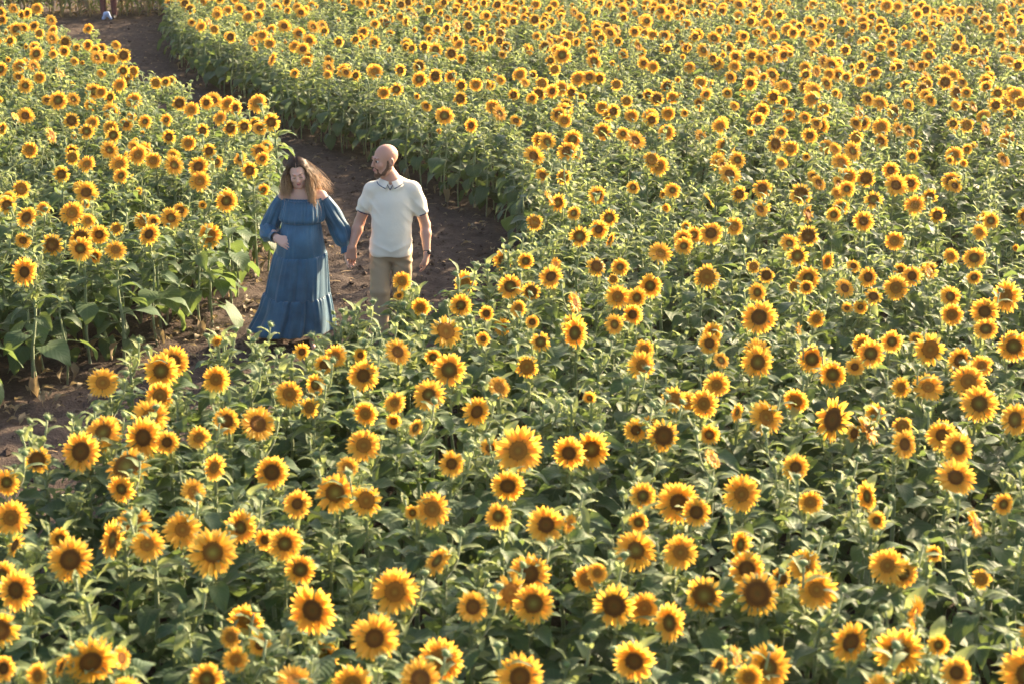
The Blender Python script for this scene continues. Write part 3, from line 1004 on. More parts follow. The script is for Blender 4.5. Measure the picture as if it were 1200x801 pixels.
N = ng.nodes
gi = N.new("NodeGroupInput"); go = N.new("NodeGroupOutput")
ip = N.new("GeometryNodeInstanceOnPoints")
ci = N.new("GeometryNodeCollectionInfo")
ci.inputs["Collection"].default_value = vcol
ci.inputs["Separate Children"].default_value = True
ci.inputs["Reset Children"].default_value = True
def named(nm, typ):
    q = N.new("GeometryNodeInputNamedAttribute"); q.data_type = typ; q.inputs["Name"].default_value = nm
    return [s for s in q.outputs if s.enabled and s.name == "Attribute"][0]
mp = N.new("GeometryNodeMeshToPoints")
ng.links.new(gi.outputs[0], mp.inputs[0])
ng.links.new(mp.outputs[0], ip.inputs["Points"])
ng.links.new(ci.outputs[0], ip.inputs["Instance"])
ip.inputs["Pick Instance"].default_value = True
ng.links.new(named("form", 'INT'), ip.inputs["Instance Index"])
er = N.new("FunctionNodeEulerToRotation")
ng.links.new(named("turn", 'FLOAT_VECTOR'), er.inputs[0])
ng.links.new(er.outputs[0], ip.inputs["Rotation"])
ng.links.new(named("size", 'FLOAT'), ip.inputs["Scale"])
ng.links.new(ip.outputs[0], go.inputs[0])
md = field.modifiers.new("scatter", 'NODES'); md.node_group = ng
print("plants", len(plants), "listed", sum(p['listed'] for p in plants))
# ------------------------------------------------------------------ people: implicit bodies meshed with surface nets
def unit(v):
    v = np.asarray(v, float); return v / np.linalg.norm(v)


class Field:
    def __init__(self, lo, hi, h):
        self.lo = np.array(lo, float); self.h = h
        self.shape = tuple(int(math.ceil((b - a) / h)) + 1 for a, b in zip(lo, hi))
        self.V = np.full(self.shape, 1.0, np.float32)

    def block(self, lo, hi):
        a = np.maximum(np.floor((np.asarray(lo) - self.lo) / self.h).astype(int), 0)
        b = np.minimum(np.ceil((np.asarray(hi) - self.lo) / self.h).astype(int) + 1, self.shape)
        sl = tuple(slice(i, max(j, i)) for i, j in zip(a, b))
        ax = [self.lo[d] + self.h * np.arange(sl[d].start, sl[d].stop) for d in range(3)]
        return sl, np.stack(np.meshgrid(*ax, indexing='ij'), -1)

    def put(self, lo, hi, fn, k, sub=False):
        m = k + 0.03
        sl, P = self.block(np.asarray(lo) - m, np.asarray(hi) + m)
        if P.size == 0: return
        d = fn(P); o = self.V[sl]
        if sub:
            d = -d
            h = np.maximum(k - np.abs(o - d), 0) / k
            self.V[sl] = np.maximum(o, d) + h * h * k * 0.25
        else:
            h = np.maximum(k - np.abs(o - d), 0) / k
            self.V[sl] = np.minimum(o, d) - h * h * k * 0.25

    def cone(self, a, b, ra, rb, k=0.02, sub=False):
        a = np.asarray(a, float); b = np.asarray(b, float); r = max(ra, rb); ab = b - a; L = ab @ ab
        def fn(P):
            t = np.clip(((P - a) @ ab) / L, 0, 1)
            return np.linalg.norm(P - a - t[..., None] * ab, axis=-1) - (ra + (rb - ra) * t)
        self.put(np.minimum(a, b) - r, np.maximum(a, b) + r, fn, k, sub)

    def chain(self, pts, rads, k=0.02, sub=False):
        for i in range(len(pts) - 1): self.cone(pts[i], pts[i + 1], rads[i], rads[i + 1], k, sub)

    def ell(self, c, r, k=0.02, Rm=None, sub=False):
        c = np.asarray(c, float); r = np.asarray(r, float); m = r.max() if Rm is not None else r
        def fn(P):
            q = P - c
            if Rm is not None: q = q @ Rm
            k0 = np.linalg.norm(q / r, axis=-1); k1 = np.linalg.norm(q / (r * r), axis=-1) + 1e-9
            return k0 * (k0 - 1) / k1
        self.put(c - m, c + m, fn, k, sub)

    def cut(self, n, c, k=0.004):
        """Remove the half space on the n side of the plane through c."""
        n = unit(n); P = self.block(self.lo, self.lo + np.array(self.shape) * self.h)[1]
        d = (P @ n) - n @ np.asarray(c)
        hh = np.maximum(k - np.abs(self.V - d), 0) / k
        self.V = (np.maximum(self.V, d) + hh * hh * k * 0.25).astype(np.float32)

    def mesh(self, name, mats, disp=None, smooth=True):
        V = self.V
        if disp is not None:
            P = self.block(self.lo, self.lo + np.array(self.shape) * self.h)[1]
            V = V + disp(P).astype(np.float32)
        ins = V < 0
        s = [slice(0, -1), slice(1, None)]
        cnt = sum(ins[s[i], s[j], s[k]].astype(np.int8) for i in (0, 1) for j in (0, 1) for k in (0, 1))
        act = (cnt > 0) & (cnt < 8)
        ids = np.argwhere(act)
        idx = np.full(act.shape, -1, np.int64); idx[act] = np.arange(len(ids))
        acc = np.zeros((len(ids), 3)); num = np.zeros(len(ids))
        cor = [(i, j, k) for i in (0, 1) for j in (0, 1) for k in (0, 1)]
        for a in cor:
            for ax in range(3):
                if a[ax]: continue
                b = list(a); b[ax] = 1
                va = V[tuple((ids + np.array(a)).T)]; vb = V[tuple((ids + np.array(b)).T)]
                mk = (va < 0) != (vb < 0)
                t = np.where(mk, va / np.where(mk, va - vb, 1), 0)
                p = np.tile(np.array(a, float), (len(ids), 1)); p[:, ax] += t
                acc[mk] += p[mk]; num[mk] += 1
        co = (ids + acc / num[:, None]) * self.h + self.lo
        Q = []
        for ax in range(3):
            o1, o2 = [(1, 2), (2, 0), (0, 1)][ax]
            A = [slice(None)] * 3; B = [slice(None)] * 3
            A[ax] = slice(0, -1); B[ax] = slice(1, None)
            for o in (o1, o2): A[o] = slice(1, -1); B[o] = slice(1, -1)
            ia = ins[tuple(A)]; ib = ins[tuple(B)]
            e = np.argwhere(ia != ib)
            off = np.zeros(3, int); off[o1] = 1; off[o2] = 1
            e = e + off
            fl = ins[tuple(e.T)]
            def cell(d1, d2):
                c = e.copy(); c[:, o1] += d1; c[:, o2] += d2
                return idx[tuple(c.T)]
            q = np.stack([cell(-1, -1), cell(0, -1), cell(0, 0), cell(-1, 0)], 1)
            q[~fl] = q[~fl][:, ::-1]
            Q.append(q)
        Q = np.concatenate(Q)
        Q = Q[(Q >= 0).all(1)]
        me = bpy.data.meshes.new(name)
        me.vertices.add(len(co)); me.vertices.foreach_set("co", co.astype(np.float32).ravel())
        me.loops.add(Q.size); me.loops.foreach_set("vertex_index", Q.ravel().astype(np.int32))
        me.polygons.add(len(Q)); me.polygons.foreach_set("loop_start", np.arange(0, Q.size, 4, dtype=np.int32))
        me.polygons.foreach_set("loop_total", np.full(len(Q), 4, np.int32))
        me.update(calc_edges=True)
        me.polygons.foreach_set("use_smooth", np.full(len(Q), smooth))
        for mt in mats: me.materials.append(mt)
        me.update()
        return me


def add_part(name, me, parent, **kw):
    return tag(link(bpy.data.objects.new(name, me), parent), **kw)


def hand(f, w, d, n, side, curl=(0.3, 0.3, 0.35, 0.4), s=1.0, thumb=(0.75, 0.7, 0.25)):
    """Palm and five fingers: wrist w, direction d, palm normal n, side points to the thumb."""
    w = np.asarray(w, float); d = unit(d); n = unit(np.asarray(n) - d * (np.asarray(n) @ d)); side0 = np.cross(d, n)
    sd = side0 if side0 @ np.asarray(side) > 0 else -side0
    offs = (0.031, 0.0105, -0.0105, -0.030); lens = (0.068, 0.076, 0.071, 0.055); kl = (0.086, 0.090, 0.086, 0.078)
    for i in range(4):
        kn = w + d * kl[i] * s + sd * offs[i] * s
        f.cone(w + sd * offs[i] * 0.55 * s, kn, 0.019 * s, 0.0125 * s, 0.014)
        p = kn; ang = 0.12
        for j, fr in enumerate((0.45, 0.31, 0.24)):
            ang += curl[i] * (0.8, 1.1, 0.8)[j]
            fan = sd * offs[i] * 1.2
            q = p + (unit(d + fan * 1.6) * math.cos(ang) + n * math.sin(ang)) * lens[i] * fr * s
            f.cone(p, q, (0.0092, 0.0085, 0.0078)[j] * s, (0.0085, 0.0078, 0.0066)[j] * s, 0.003)
            p = q
    tb = w + d * 0.022 * s + sd * 0.018 * s
    t1 = tb + unit(d * thumb[0] + sd * thumb[1] + n * thumb[2]) * 0.042 * s
    t2 = t1 + unit(d * 1.0 + sd * 0.25 + n * (thumb[2] + 0.2)) * 0.032 * s
    t3 = t2 + unit(d * 1.0 - sd * 0.05 + n * (thumb[2] + 0.3)) * 0.026 * s
    f.chain([tb, t1, t2, t3], [0.017 * s, 0.012 * s, 0.010 * s, 0.008 * s], 0.006)


def head_frame(yaw, pitch, roll):
    """Columns: head x, y, z axes in the body frame. The face looks along -y of the head; yaw>0 turns it to +x."""
    return np.array(Matrix.Rotation(yaw, 3, 'Z') @ Matrix.Rotation(pitch, 3, 'X') @ Matrix.Rotation(roll, 3, 'Y'))


def head(f, c, A, s=1.0, fem=False):
    c = np.asarray(c, float)
    W = lambda p: c + A @ (np.asarray(p, float) * s)
    e = lambda p, r, k=0.015, sub=False: f.ell(W(p), np.asarray(r) * s, k, A, sub)
    cn = lambda a, b, ra, rb, k=0.01, sub=False: f.cone(W(a), W(b), ra * s, rb * s, k, sub)
    e((0, 0.018, 0.032), (0.076, 0.096, 0.086))
    e((0, -0.022, -0.030), (0.061, 0.072, 0.080), 0.03)
    e((0, -0.045, -0.082), (0.044 if fem else 0.049, 0.042, 0.034), 0.03)
    e((0, -0.080, -0.104), (0.021, 0.017, 0.016), 0.02)
    for x in (-1, 1):
        cn((x * 0.058, 0.012, -0.052), (x * 0.038, -0.040, -0.098), 0.018, 0.016, 0.03)
        e((x * 0.040, -0.068, -0.030), (0.025, 0.021, 0.024) if fem else (0.022, 0.018, 0.022), 0.02)
    cn((-0.034, -0.084, 0.024), (0.034, -0.084, 0.024), 0.008 if fem else 0.011, 0.008 if fem else 0.011, 0.015)
    for x in (-1, 1): e((x * 0.031, -0.106, 0.004), (0.019, 0.016, 0.013), 0.012, True)
    cn((0, -0.090, 0.016), (0, -0.112, -0.030), 0.0075, 0.011, 0.008)
    for x in (-1, 1):
        e((x * 0.011, -0.100, -0.034), (0.0085, 0.0095, 0.008), 0.006)
        e((x * 0.079, 0.020, -0.012), (0.009, 0.021, 0.033), 0.006, False)
        e((x * 0.087, 0.014, -0.010), (0.006, 0.010, 0.018), 0.005, True)
    cn((-0.017, -0.091, -0.066), (0.017, -0.091, -0.066), 0.007, 0.007, 0.008)
    e((0, -0.104, -0.066), (0.024, 0.006, 0.0018), 0.003, True)
    return W


def ball_mesh(name, c, r, A, mats, split=None, ns=14, nr=9):
    """Small ellipsoid; split(dir) -> material index."""
    V = []; F = []; mi = []
    r = np.asarray(r, float)
    for i in range(nr + 1):
        t = math.pi * i / nr
        for j in range(ns):
            a = 2 * math.pi * j / ns
            V.append(np.asarray(c) + A @ (np.array([math.sin(t) * math.cos(a), -math.cos(t), math.sin(t) * math.sin(a)]) * r))
    for i in range(nr):
        for j in range(ns):
            k = (j + 1) % ns
            F.append((i * ns + j, i * ns + k, (i + 1) * ns + k, (i + 1) * ns + j)); mi.append(0 if split is None else split(i / nr))
    g = Geo(); g.add(V, F); g.m = mi
    return g.mesh(name, mats)


def face_bits(parent, W, A, s, brow, lip, closed, eye_mats, lash):
    for x in (-1, 1):
        if closed:
            P = [W((x * 0.031 + dx, -0.093 + 0.25 * abs(dx), -0.003 - 0.004 * math.cos(dx * 110))) for dx in np.linspace(-0.016, 0.016, 7)]
            add_part("eyelash", tube(P, [0.001, 0.0024, 0.003, 0.003, 0.003, 0.0024, 0.001], 6).mesh("eyelash", [lash]), parent)
        else:
            add_part("eye", ball_mesh("eye", W((x * 0.031, -0.083, 0.003)), np.array([0.0125, 0.0125, 0.0105]) * s, A, eye_mats, lambda t: 1 if t < 0.24 else 0), parent)
            P = [W((x * 0.031 + dx, -0.0945 + 0.3 * abs(dx), 0.011 - 9 * dx * dx)) for dx in np.linspace(-0.015, 0.015, 7)]
            add_part("eyelash", tube(P, [0.001, 0.002, 0.0024, 0.0024, 0.0024, 0.002, 0.001], 6).mesh("eyelash", [lash]), parent)
        bz = (0.0275, 0.0040) if closed else (0.0250, 0.0060)
        P = [W((x * (0.016 + 0.033 * t), -0.0955 + 0.020 * t * t, bz[0] + bz[1] * math.sin(t * 2.6) - 0.003 * t)) for t in np.linspace(0, 1, 7)]
        add_part("eyebrow", tube(P, np.array([0.0018, 0.0034, 0.0038, 0.0036, 0.003, 0.0024, 0.001]) * (0.6 if closed else 1.0), 6).mesh("eyebrow", [brow]), parent)
    g = Geo()
    for zz, rr in ((-0.0622, 0.0040), (-0.0705, 0.0048)):
        P = [W((x, -0.0985 + 11 * x * x, zz + 14.0 * x * x - 0.002)) for x in np.linspace(-0.021, 0.021, 9)]
        g.merge(tube(P, [0.001, rr * 0.7, rr, rr, rr, rr, rr, rr * 0.7, 0.001], 8))
    add_part("lips", g.mesh("lips", [lip]), parent)


def skin_mat(name, col):
    k = NT(name)
    tc = k.n("TexCoord").outputs["Object"]
    c = k.mix(k.noise(tc, 14, 4), tuple(x * 0.88 for x in col), (min(1, col[0] * 1.10), col[1] * 1.04, col[2] * 1.02))
    c = k.mix(k.math('MULTIPLY', k.noise(tc, 160, 3), 0.22), c, (col[0] * 0.8, col[1] * 0.6, col[2] * 0.55))
    k.l(c, k.b.inputs["Base Color"])
    k.b.inputs["Roughness"].default_value = 0.48
    k.b.inputs["Specular IOR Level"].default_value = 0.4
    k.b.inputs["Subsurface Weight"].default_value = 0.25
    k.b.inputs["Subsurface Radius"].default_value = (1.0, 0.35, 0.2)
    k.b.inputs["Subsurface Scale"].default_value = 0.012
    k.bump(k.noise(tc, 320, 2), 0.12, 0.002)
    return k.mat


def cloth_mat(name, col, rough=0.8, sheen=0.2, weave=900.0, var=0.10, trans=0.0):
    k = NT(name)
    tc = k.n("TexCoord").outputs["Object"]
    n = k.noise(tc, 7, 4)
    c = k.ramp(n, [(0.3, tuple(x * (1 - var) for x in col)), (0.7, tuple(min(1, x * (1 + var)) for x in col))])
    k.l(c, k.b.inputs["Base Color"])
    k.b.inputs["Roughness"].default_value = rough
    k.b.inputs["Specular IOR Level"].default_value = 0.25
    k.b.inputs["Sheen Weight"].default_value = sheen
    wv = k.noise(tc, weave, 2)
    wr = k.noise(tc, 24, 3)
    k.bump(k.math('ADD', k.math('MULTIPLY', wv, 0.12), k.math('MULTIPLY', wr, 0.8)), 0.25, 0.012)
    if trans: k.translucent(c, trans)
    return k.mat


M['skin_f'] = skin_mat('skin_fair', (0.74, 0.48, 0.365))
M['skin_m'] = skin_mat('skin_tan', (0.55, 0.32, 0.225))
M['dress'] = cloth_mat('blue_gauze', (0.042, 0.130, 0.205), 0.55, 0.25, 700, 0.24, 0.08)
M['shirt'] = cloth_mat('cream_knit', (0.80, 0.745, 0.60), 0.85, 0.2, 1100, 0.04)
M['navy'] = cloth_mat('navy_trim', (0.015, 0.025, 0.08), 0.8)
M['khaki'] = cloth_mat('khaki_twill', (0.38, 0.28, 0.165), 0.8, 0.12, 900, 0.08)
M['brown_hair'] = simple_mat('brown_hair', (0.055, 0.028, 0.016), 0.5, 0.4, 120, 0.3, 0, 0.3)
M['stubble'] = simple_mat('stubble_brown', (0.15, 0.078, 0.045), 0.7, 0.4, 260, 0.2, 0.1, 0.5)
M['lash'] = simple_mat('lash_dark', (0.03, 0.015, 0.010), 0.6)
M['eye_white'] = simple_mat('eye_white', (0.62, 0.58, 0.55), 0.2, 0.02)
M['iris'] = simple_mat('iris_brown', (0.04, 0.022, 0.012), 0.15, 0.1)
M['lip'] = simple_mat('lip_pink', (0.46, 0.15, 0.13), 0.4, 0.1)
M['black_rubber'] = simple_mat('black_rubber', (0.015, 0.015, 0.017), 0.4, 0.1)
M['gold'] = simple_mat('gold_chain', (0.75, 0.5, 0.2), 0.3, 0.05)
M['shoe'] = simple_mat('shoe_brown', (0.12, 0.07, 0.04), 0.55, 0.2, 20, 0.3)
M['maroon'] = cloth_mat('maroon_trousers', (0.13, 0.035, 0.035), 0.85)
M['grey_top'] = cloth_mat('grey_top', (0.16, 0.17, 0.19), 0.85)
M['dark_shoe'] = simple_mat('dark_shoe', (0.02, 0.02, 0.025), 0.5)
M['pale_blue'] = cloth_mat('pale_blue_cloth', (0.42, 0.52, 0.72), 0.8)


def hair_mat():
    k = NT('brown_to_blond_hair')
    uv = k.n("TexCoord").outputs["UV"]
    sp = k.n("SeparateXYZ"); k.l(uv, sp.inputs[0])
    t = k.math('ADD', sp.outputs[1], k.math('MULTIPLY', k.math('SUBTRACT', sp.outputs[0], 0.5), 0.45))
    c = k.ramp(t, [(0.20, (0.045, 0.023, 0.014)), (0.42, (0.18, 0.095, 0.045)), (0.66, (0.46, 0.28, 0.13)), (0.92, (0.68, 0.47, 0.27))])
    k.l(c, k.b.inputs["Base Color"])
    k.b.inputs["Roughness"].default_value = 0.38
    k.b.inputs["Specular IOR Level"].default_value = 0.5
    k.translucent(c, 0.32)
    return k.mat


M['hair'] = hair_mat()


def ring_loft(rows, nseg, fold, name, mats, thick=0.004, smooth=True):
    """rows: (z, cx, cy, rx, front, back); fold(a, i, t) -> radial factor offset (m). Thin cloth with an inner face."""
    V = []; UV = []
    n = len(rows)
    for layer in (0, 1):
        for i, (z, cx, cy, rx, fr, bk) in enumerate(rows):
            t = i / (n - 1)
            for j in range(nseg):
                a = 2 * math.pi * j / nseg
                ca, sa = math.cos(a), math.sin(a)
                o = fold(a, i, t) - layer * thick
                ry = bk if sa > 0 else fr
                nx, ny = ca, sa
                V.append((cx + rx * ca + nx * o, cy + ry * sa + ny * o, z)); UV.append((j / nseg, t))
    F = []
    N1 = n * nseg
    for i in range(n - 1):
        for j in range(nseg):
            k = (j + 1) % nseg
            a, b, c, d = i * nseg + j, i * nseg + k, (i + 1) * nseg + k, (i + 1) * nseg + j
            F.append((a, d, c, b)); F.append((a + N1, b + N1, c + N1, d + N1))
    for j in range(nseg):
        k = (j + 1) % nseg
        F.append((j, k, k + N1, j + N1))
        b = (n - 1) * nseg
        F.append((b + j, b + j + N1, b + k + N1, b + k))
    g = Geo(); g.add(V, F, UV)
    return g.mesh(name, mats, smooth)


def interp_rows(keys, n):
    keys = np.array(keys, float)
    t = np.linspace(0, 1, len(keys)); u = np.linspace(0, 1, n)
    P = bez(list(keys), n)
    return [tuple(p) for p in P]


# ---- woman in the blue dress
def build_woman():
    rt = empty("person", (-1.78, 14.0, 0.0))
    tag(rt, "person in long blue off-shoulder dress, one hand on belly, holding hands on the path", "person", "people on the dirt path")
    f = Field((-0.36, -0.38, -0.01), (0.52, 0.24, 1.68), 0.0045)
    HC = np.array([0.0, -0.040, 1.492]); A = head_frame(R(5), R(20), R(-7))
    # trunk
    f.ell((0.03, 0.015, 1.185), (0.138, 0.092, 0.135))
    f.chain([(-0.115, 0.012, 1.283), (0.03, 0.02, 1.300), (0.175, 0.012, 1.283)], [0.046, 0.052, 0.046], 0.05)
    f.chain([(0.026, 0.030, 1.270), (0.015, 0.010, 1.345), (0.006, -0.012, 1.44)], [0.058, 0.046, 0.047], 0.05)
    for x in (-0.040, 0.100): f.ell((x, -0.075, 1.170), (0.068, 0.062, 0.065), 0.03)
    f.ell((0.008, -0.060, 0.925), (0.145, 0.140, 0.150), 0.05)
    f.ell((0.005, 0.02, 0.83), (0.175, 0.125, 0.16), 0.05)
    # legs
    f.chain([(-0.09, 0.03, 0.78), (-0.10, 0.05, 0.43), (-0.10, 0.14, 0.085)], [0.085, 0.055, 0.035], 0.03)
    f.chain([(0.08, 0.0, 0.78), (0.075, -0.06, 0.43), (0.085, -0.03, 0.08)], [0.085, 0.055, 0.035], 0.03)
    f.chain([(-0.10, 0.14, 0.07), (-0.10, 0.10, 0.035), (-0.11, 0.02, 0.025)], [0.034, 0.032, 0.020], 0.02)
    f.chain([(0.085, -0.03, 0.06), (0.087, -0.09, 0.035), (0.095, -0.19, 0.022)], [0.034, 0.032, 0.019], 0.02)
    # arms
    rs_, re_, rw_ = (-0.128, 0.005, 1.272), (-0.262, 0.03, 1.005), (-0.178, -0.195, 0.968)
    ls_, le_, lw_ = (0.188, 0.005, 1.272), (0.325, 0.045, 1.010), (0.392, 0.010, 0.800)
    f.chain([rs_, re_, rw_], [0.046, 0.036, 0.024], 0.03)
    f.chain([ls_, le_, lw_], [0.046, 0.036, 0.024], 0.03)
    hand(f, rw_, (0.150, -0.070, -0.072), (-0.15, 1.0, -0.2), (0.2, 0.2, 1.0), (0.10, 0.08, 0.08, 0.12), 0.98, (0.8, 0.6, 0.1))
    hand(f, lw_, (0.22, -0.10, -1.0), (0.35, -1.0, -0.1), (-1, -0.6, 0), (0.42, 0.45, 0.5, 0.5), 0.96, (0.9, 0.3, 0.6))
    W = head(f, HC, A, 0.94, True)
    add_part("body", f.mesh("body", [M['skin_f']]), rt)
    face_bits(rt, W, A, 0.94, M['brown_hair'], M['lip'], True, None, M['lash'])
    # dress: bodice, band, three tiers, two sleeves
    r = np.random.default_rng(3)
    ph = r.random(12) * 6.28
    def gathers(amp, n1, n2, grow=True):
        def fo(a, i, t):
            g = t if grow else 1.0
            wa = a + 0.10 * math.sin(3 * a + ph[8]) + 0.06 * math.sin(7 * a + ph[9])
            w = 1.6 * (abs(math.sin(n1 * 0.5 * wa + ph[0] + 0.5 * t)) - 0.6) + 0.55 * math.sin(n2 * wa + ph[1] - 0.8 * t) + 0.6 * math.sin(5 * wa + ph[2] + 0.9 * t)
            fine = 0.0045 * math.sin(57 * a + ph[3]) * math.exp(-t * 5) + amp * 0.35 * math.sin(37 * wa + ph[10]) * math.exp(-t * 2.2)
            return amp * (0.25 + 0.75 * g) * w + fine
        return fo
    dr = empty("dress", (0, 0, 0)); dr.parent = rt
    bod = interp_rows([(1.262, 0.03, 0.010, 0.172, 0.112, 0.098), (1.250, 0.03, 0.0, 0.170, 0.128, 0.100), (1.205, 0.03, -0.01, 0.174, 0.158, 0.104),
                       (1.15, 0.028, -0.01, 0.184, 0.186, 0.110), (1.105, 0.024, -0.01, 0.190, 0.196, 0.112), (1.076, 0.020, -0.01, 0.178, 0.178, 0.106), (1.086, 0.018, -0.01, 0.156, 0.140, 0.098)], 24)
    def bfold(a, i, t):
        wa = a + 0.08 * math.sin(5 * a + ph[9])
        return 0.0060 * (abs(math.sin(15 * wa + ph[4])) - 0.5) * (0.6 + math.sin(t * 3.1)) + 0.010 * math.sin(9 * wa + ph[5] + 2 * t) * math.sin(t * 3.14) - 0.018 * math.sin(t * 3.14) * math.exp(-((a - 4.75) / 0.16) ** 2)
    add_part("bodice", ring_loft(bod, 200, bfold, "bodice", [M['dress']]), dr)
    frill = interp_rows([(1.273, 0.03, 0.010, 0.176, 0.116, 0.10), (1.262, 0.03, 0.010, 0.1745, 0.115, 0.10), (1.252, 0.03, 0.0, 0.174, 0.133, 0.103)], 6)
    add_part("neck_frill", ring_loft(frill, 240, lambda a, i, t: 0.004 * math.sin(48 * a) + 0.003, "neck_frill", [M['dress']]), dr)
    t1 = interp_rows([(1.094, 0.016, -0.005, 0.158, 0.150, 0.105), (1.06, 0.012, -0.008, 0.161, 0.180, 0.108), (0.97, 0.006, -0.012, 0.180, 0.238, 0.125),
                      (0.90, 0.002, -0.012, 0.192, 0.250, 0.140), (0.84, -0.002, -0.008, 0.202, 0.252, 0.155), (0.785, -0.006, 0.0, 0.212, 0.250, 0.170)], 26)
    add_part("skirt_tier", ring_loft(t1, 200, gathers(0.0042, 14, 22), "skirt_tier", [M['dress']]), dr)
    t2 = interp_rows([(0.800, -0.005, 0.0, 0.2135, 0.252, 0.172), (0.775, -0.008, 0.0, 0.224, 0.264, 0.184), (0.66, -0.022, 0.005, 0.242, 0.275, 0.205),
                      (0.53, -0.038, 0.012, 0.258, 0.285, 0.228), (0.425, -0.050, 0.02, 0.270, 0.292, 0.245)], 24)
    add_part("skirt_tier", ring_loft(t2, 240, gathers(0.0120, 14, 19), "skirt_tier", [M['dress']]), dr)
    t3 = interp_rows([(0.440, -0.050, 0.02, 0.272, 0.294, 0.247), (0.41, -0.054, 0.022, 0.288, 0.308, 0.262), (0.30, -0.066, 0.03, 0.314, 0.325, 0.295),
                      (0.20, -0.090, 0.035, 0.344, 0.338, 0.330), (0.125, -0.112, 0.04, 0.366, 0.345, 0.350)], 24)
    g3 = gathers(0.0185, 16, 21)
    def f3(a, i, t):
        d = (a - 1.5 * math.pi - 0.42)
        return g3(a, i, t) - 0.075 * t ** 1.2 * math.exp(-(d / 0.07) ** 2) + 0.02 * t * math.exp(-((d + 0.16) / 0.08) ** 2)
    add_part("skirt_tier", ring_loft(t3, 280, f3, "skirt_tier", [M['dress']]), dr)
    def sleeve(pts, rads):
        P = bez(pts, 40)
        rr_ = np.interp(np.linspace(0, 1, 40), np.linspace(0, 1, len(rads)), rads)
        T, N_, B_ = frames(P)
        V = []; F = []; UV = []; ns = 64
        for layer in (0, 1):
            for i in range(40):
                t = i / 39
                for j in range(ns):
                    a = 2 * math.pi * j / ns
                    o = rr_[i] + 0.0110 * (1.5 * abs(math.sin(4.0 * a + ph[6] + 1.2 * t)) - 0.9) * math.sin(math.pi * min(1, t * 1.1)) + 0.0025 * math.sin(21 * a + ph[7]) - 0.004 * layer
                    o += 0.005 * math.sin(3 * a + 16 * t) * math.sin(math.pi * t)
                    sag = np.array([0, 0, -0.016 * math.sin(math.pi * t) ** 2])
                    V.append(P[i] + (N_[i] * math.cos(a) + B_[i] * math.sin(a)) * o + sag); UV.append((j / ns, t))
        n1 = 40 * ns
        for i in range(39):
            for j in range(ns):
                k = (j + 1) % ns
                a, b, c, d = i * ns + j, i * ns + k, (i + 1) * ns + k, (i + 1) * ns + j
                F.append((a, b, c, d)); F.append((a + n1, d + n1, c + n1, b + n1))
        for j in range(ns):
            k = (j + 1) % ns
            F.append((j, j + n1, k + n1, k)); b = 39 * ns
            F.append((b + j, b + k, b + k + n1, b + j + n1))
        g = Geo(); g.add(V, F, UV)
        return g.mesh("sleeve", [M['dress']])
    prof = [0.050, 0.060, 0.068, 0.072, 0.076, 0.080, 0.084, 0.082, 0.066, 0.034, 0.040, 0.048]
    add_part("sleeve", sleeve([(-0.140, 0.005, 1.262), (-0.200, 0.015, 1.15), (-0.262, 0.03, 1.01), (-0.238, -0.08, 0.975), (-0.185, -0.185, 0.970)], prof), dr)
    add_part("sleeve", sleeve([(0.200, 0.005, 1.262), (0.262, 0.02, 1.14), (0.322, 0.045, 1.01), (0.362, 0.02, 0.88), (0.384, -0.002, 0.795)], prof), dr)
    nk = [(0.03 + 0.075 * math.sin(t), -0.075 - 0.03 * math.cos(t) ** 2 * 0.8, 1.318 - 0.052 * math.cos(t)) for t in np.linspace(-1.35, 1.35, 24)]
    add_part("necklace", tube(nk, 0.0014, 5).mesh("necklace", [M['gold']]), rt)
    # hair: strands from a centre parting
    r = np.random.default_rng(8)
    g = Geo()
    def strand(keys, w0, u):
        P = bez(keys, 20)
        w = np.interp(np.linspace(0, 1, 20), [0, 0.15, 0.7, 1], [w0 * 0.8, w0, w0, w0 * 0.25])
        g.merge(tube(P, w, 4, True, 0, u))
    for _ in range(2000):
        s_ = 1 if r.random() < 0.55 else -1
        back = r.random() < 0.42
        y0 = r.uniform(-0.066, 0.080)
        depth = r.uniform(0.97, 1.10)
        keys = []
        dirb = r.uniform(0.0, 1.0) if back else 0.0
        for phi, rx in ((86, 0.080), (60, 0.084), (32, 0.088), (6, 0.090)):
            c_, sn = math.cos(R(phi)), math.sin(R(phi))
            yy = y0 * (1 - 0.25 * c_) + (0.004 + 0.085 * dirb) * c_
            q = math.sqrt(max(0.05, 1 - (max(abs(yy - 0.018) - 0.0, 0) / 0.108) ** 2))
            if phi == 86: yy = y0; q = math.sqrt(max(0.12, 1 - ((y0 - 0.018) / 0.104) ** 2))
            keys.append(W((s_ * (rx * c_ * depth * q + 0.002 * (phi > 80)) + 0.004 * r.normal() * 0.4, yy, 0.026 + 0.096 * sn * depth * q + 0.002)))
        q0 = keys[-1]
        wv = 0.006 * r.normal() + 0.008 * math.sin(y0 * 60)
        if s_ < 0:
            if back: end = np.array([r.uniform(-0.095, 0.01), r.uniform(0.07, 0.11), r.uniform(1.20, 1.32)])
            else: end = np.array([-0.104 + 0.024 * r.normal(), -0.040 + 0.03 * r.normal(), 1.322 + 0.025 * r.normal()])
        else:
            if back: end = np.array([r.uniform(0.02, 0.14), r.uniform(0.06, 0.12), r.uniform(1.22, 1.34)])
            elif r.random() < 0.32: end = np.array([0.118 + 0.016 * r.normal(), -0.115 + 0.012 * r.normal(), 1.235 + 0.025 * r.normal()])
            else: end = np.array([0.118 + 0.032 * r.normal(), 0.01 + 0.03 * r.normal(), 1.320 + 0.03 * r.normal()])
        end = end + (end - q0) * 0.16 * r.normal()
        ph_ = r.random() * 1.6 + y0 * 30
        m1 = q0 + (end - q0) * 0.33 + np.array([s_ * (0.006 + wv), wv, 0.004])
        m2 = q0 + (end - q0) * 0.68 + np.array([s_ * (-0.010 + wv), -wv, -0.004])
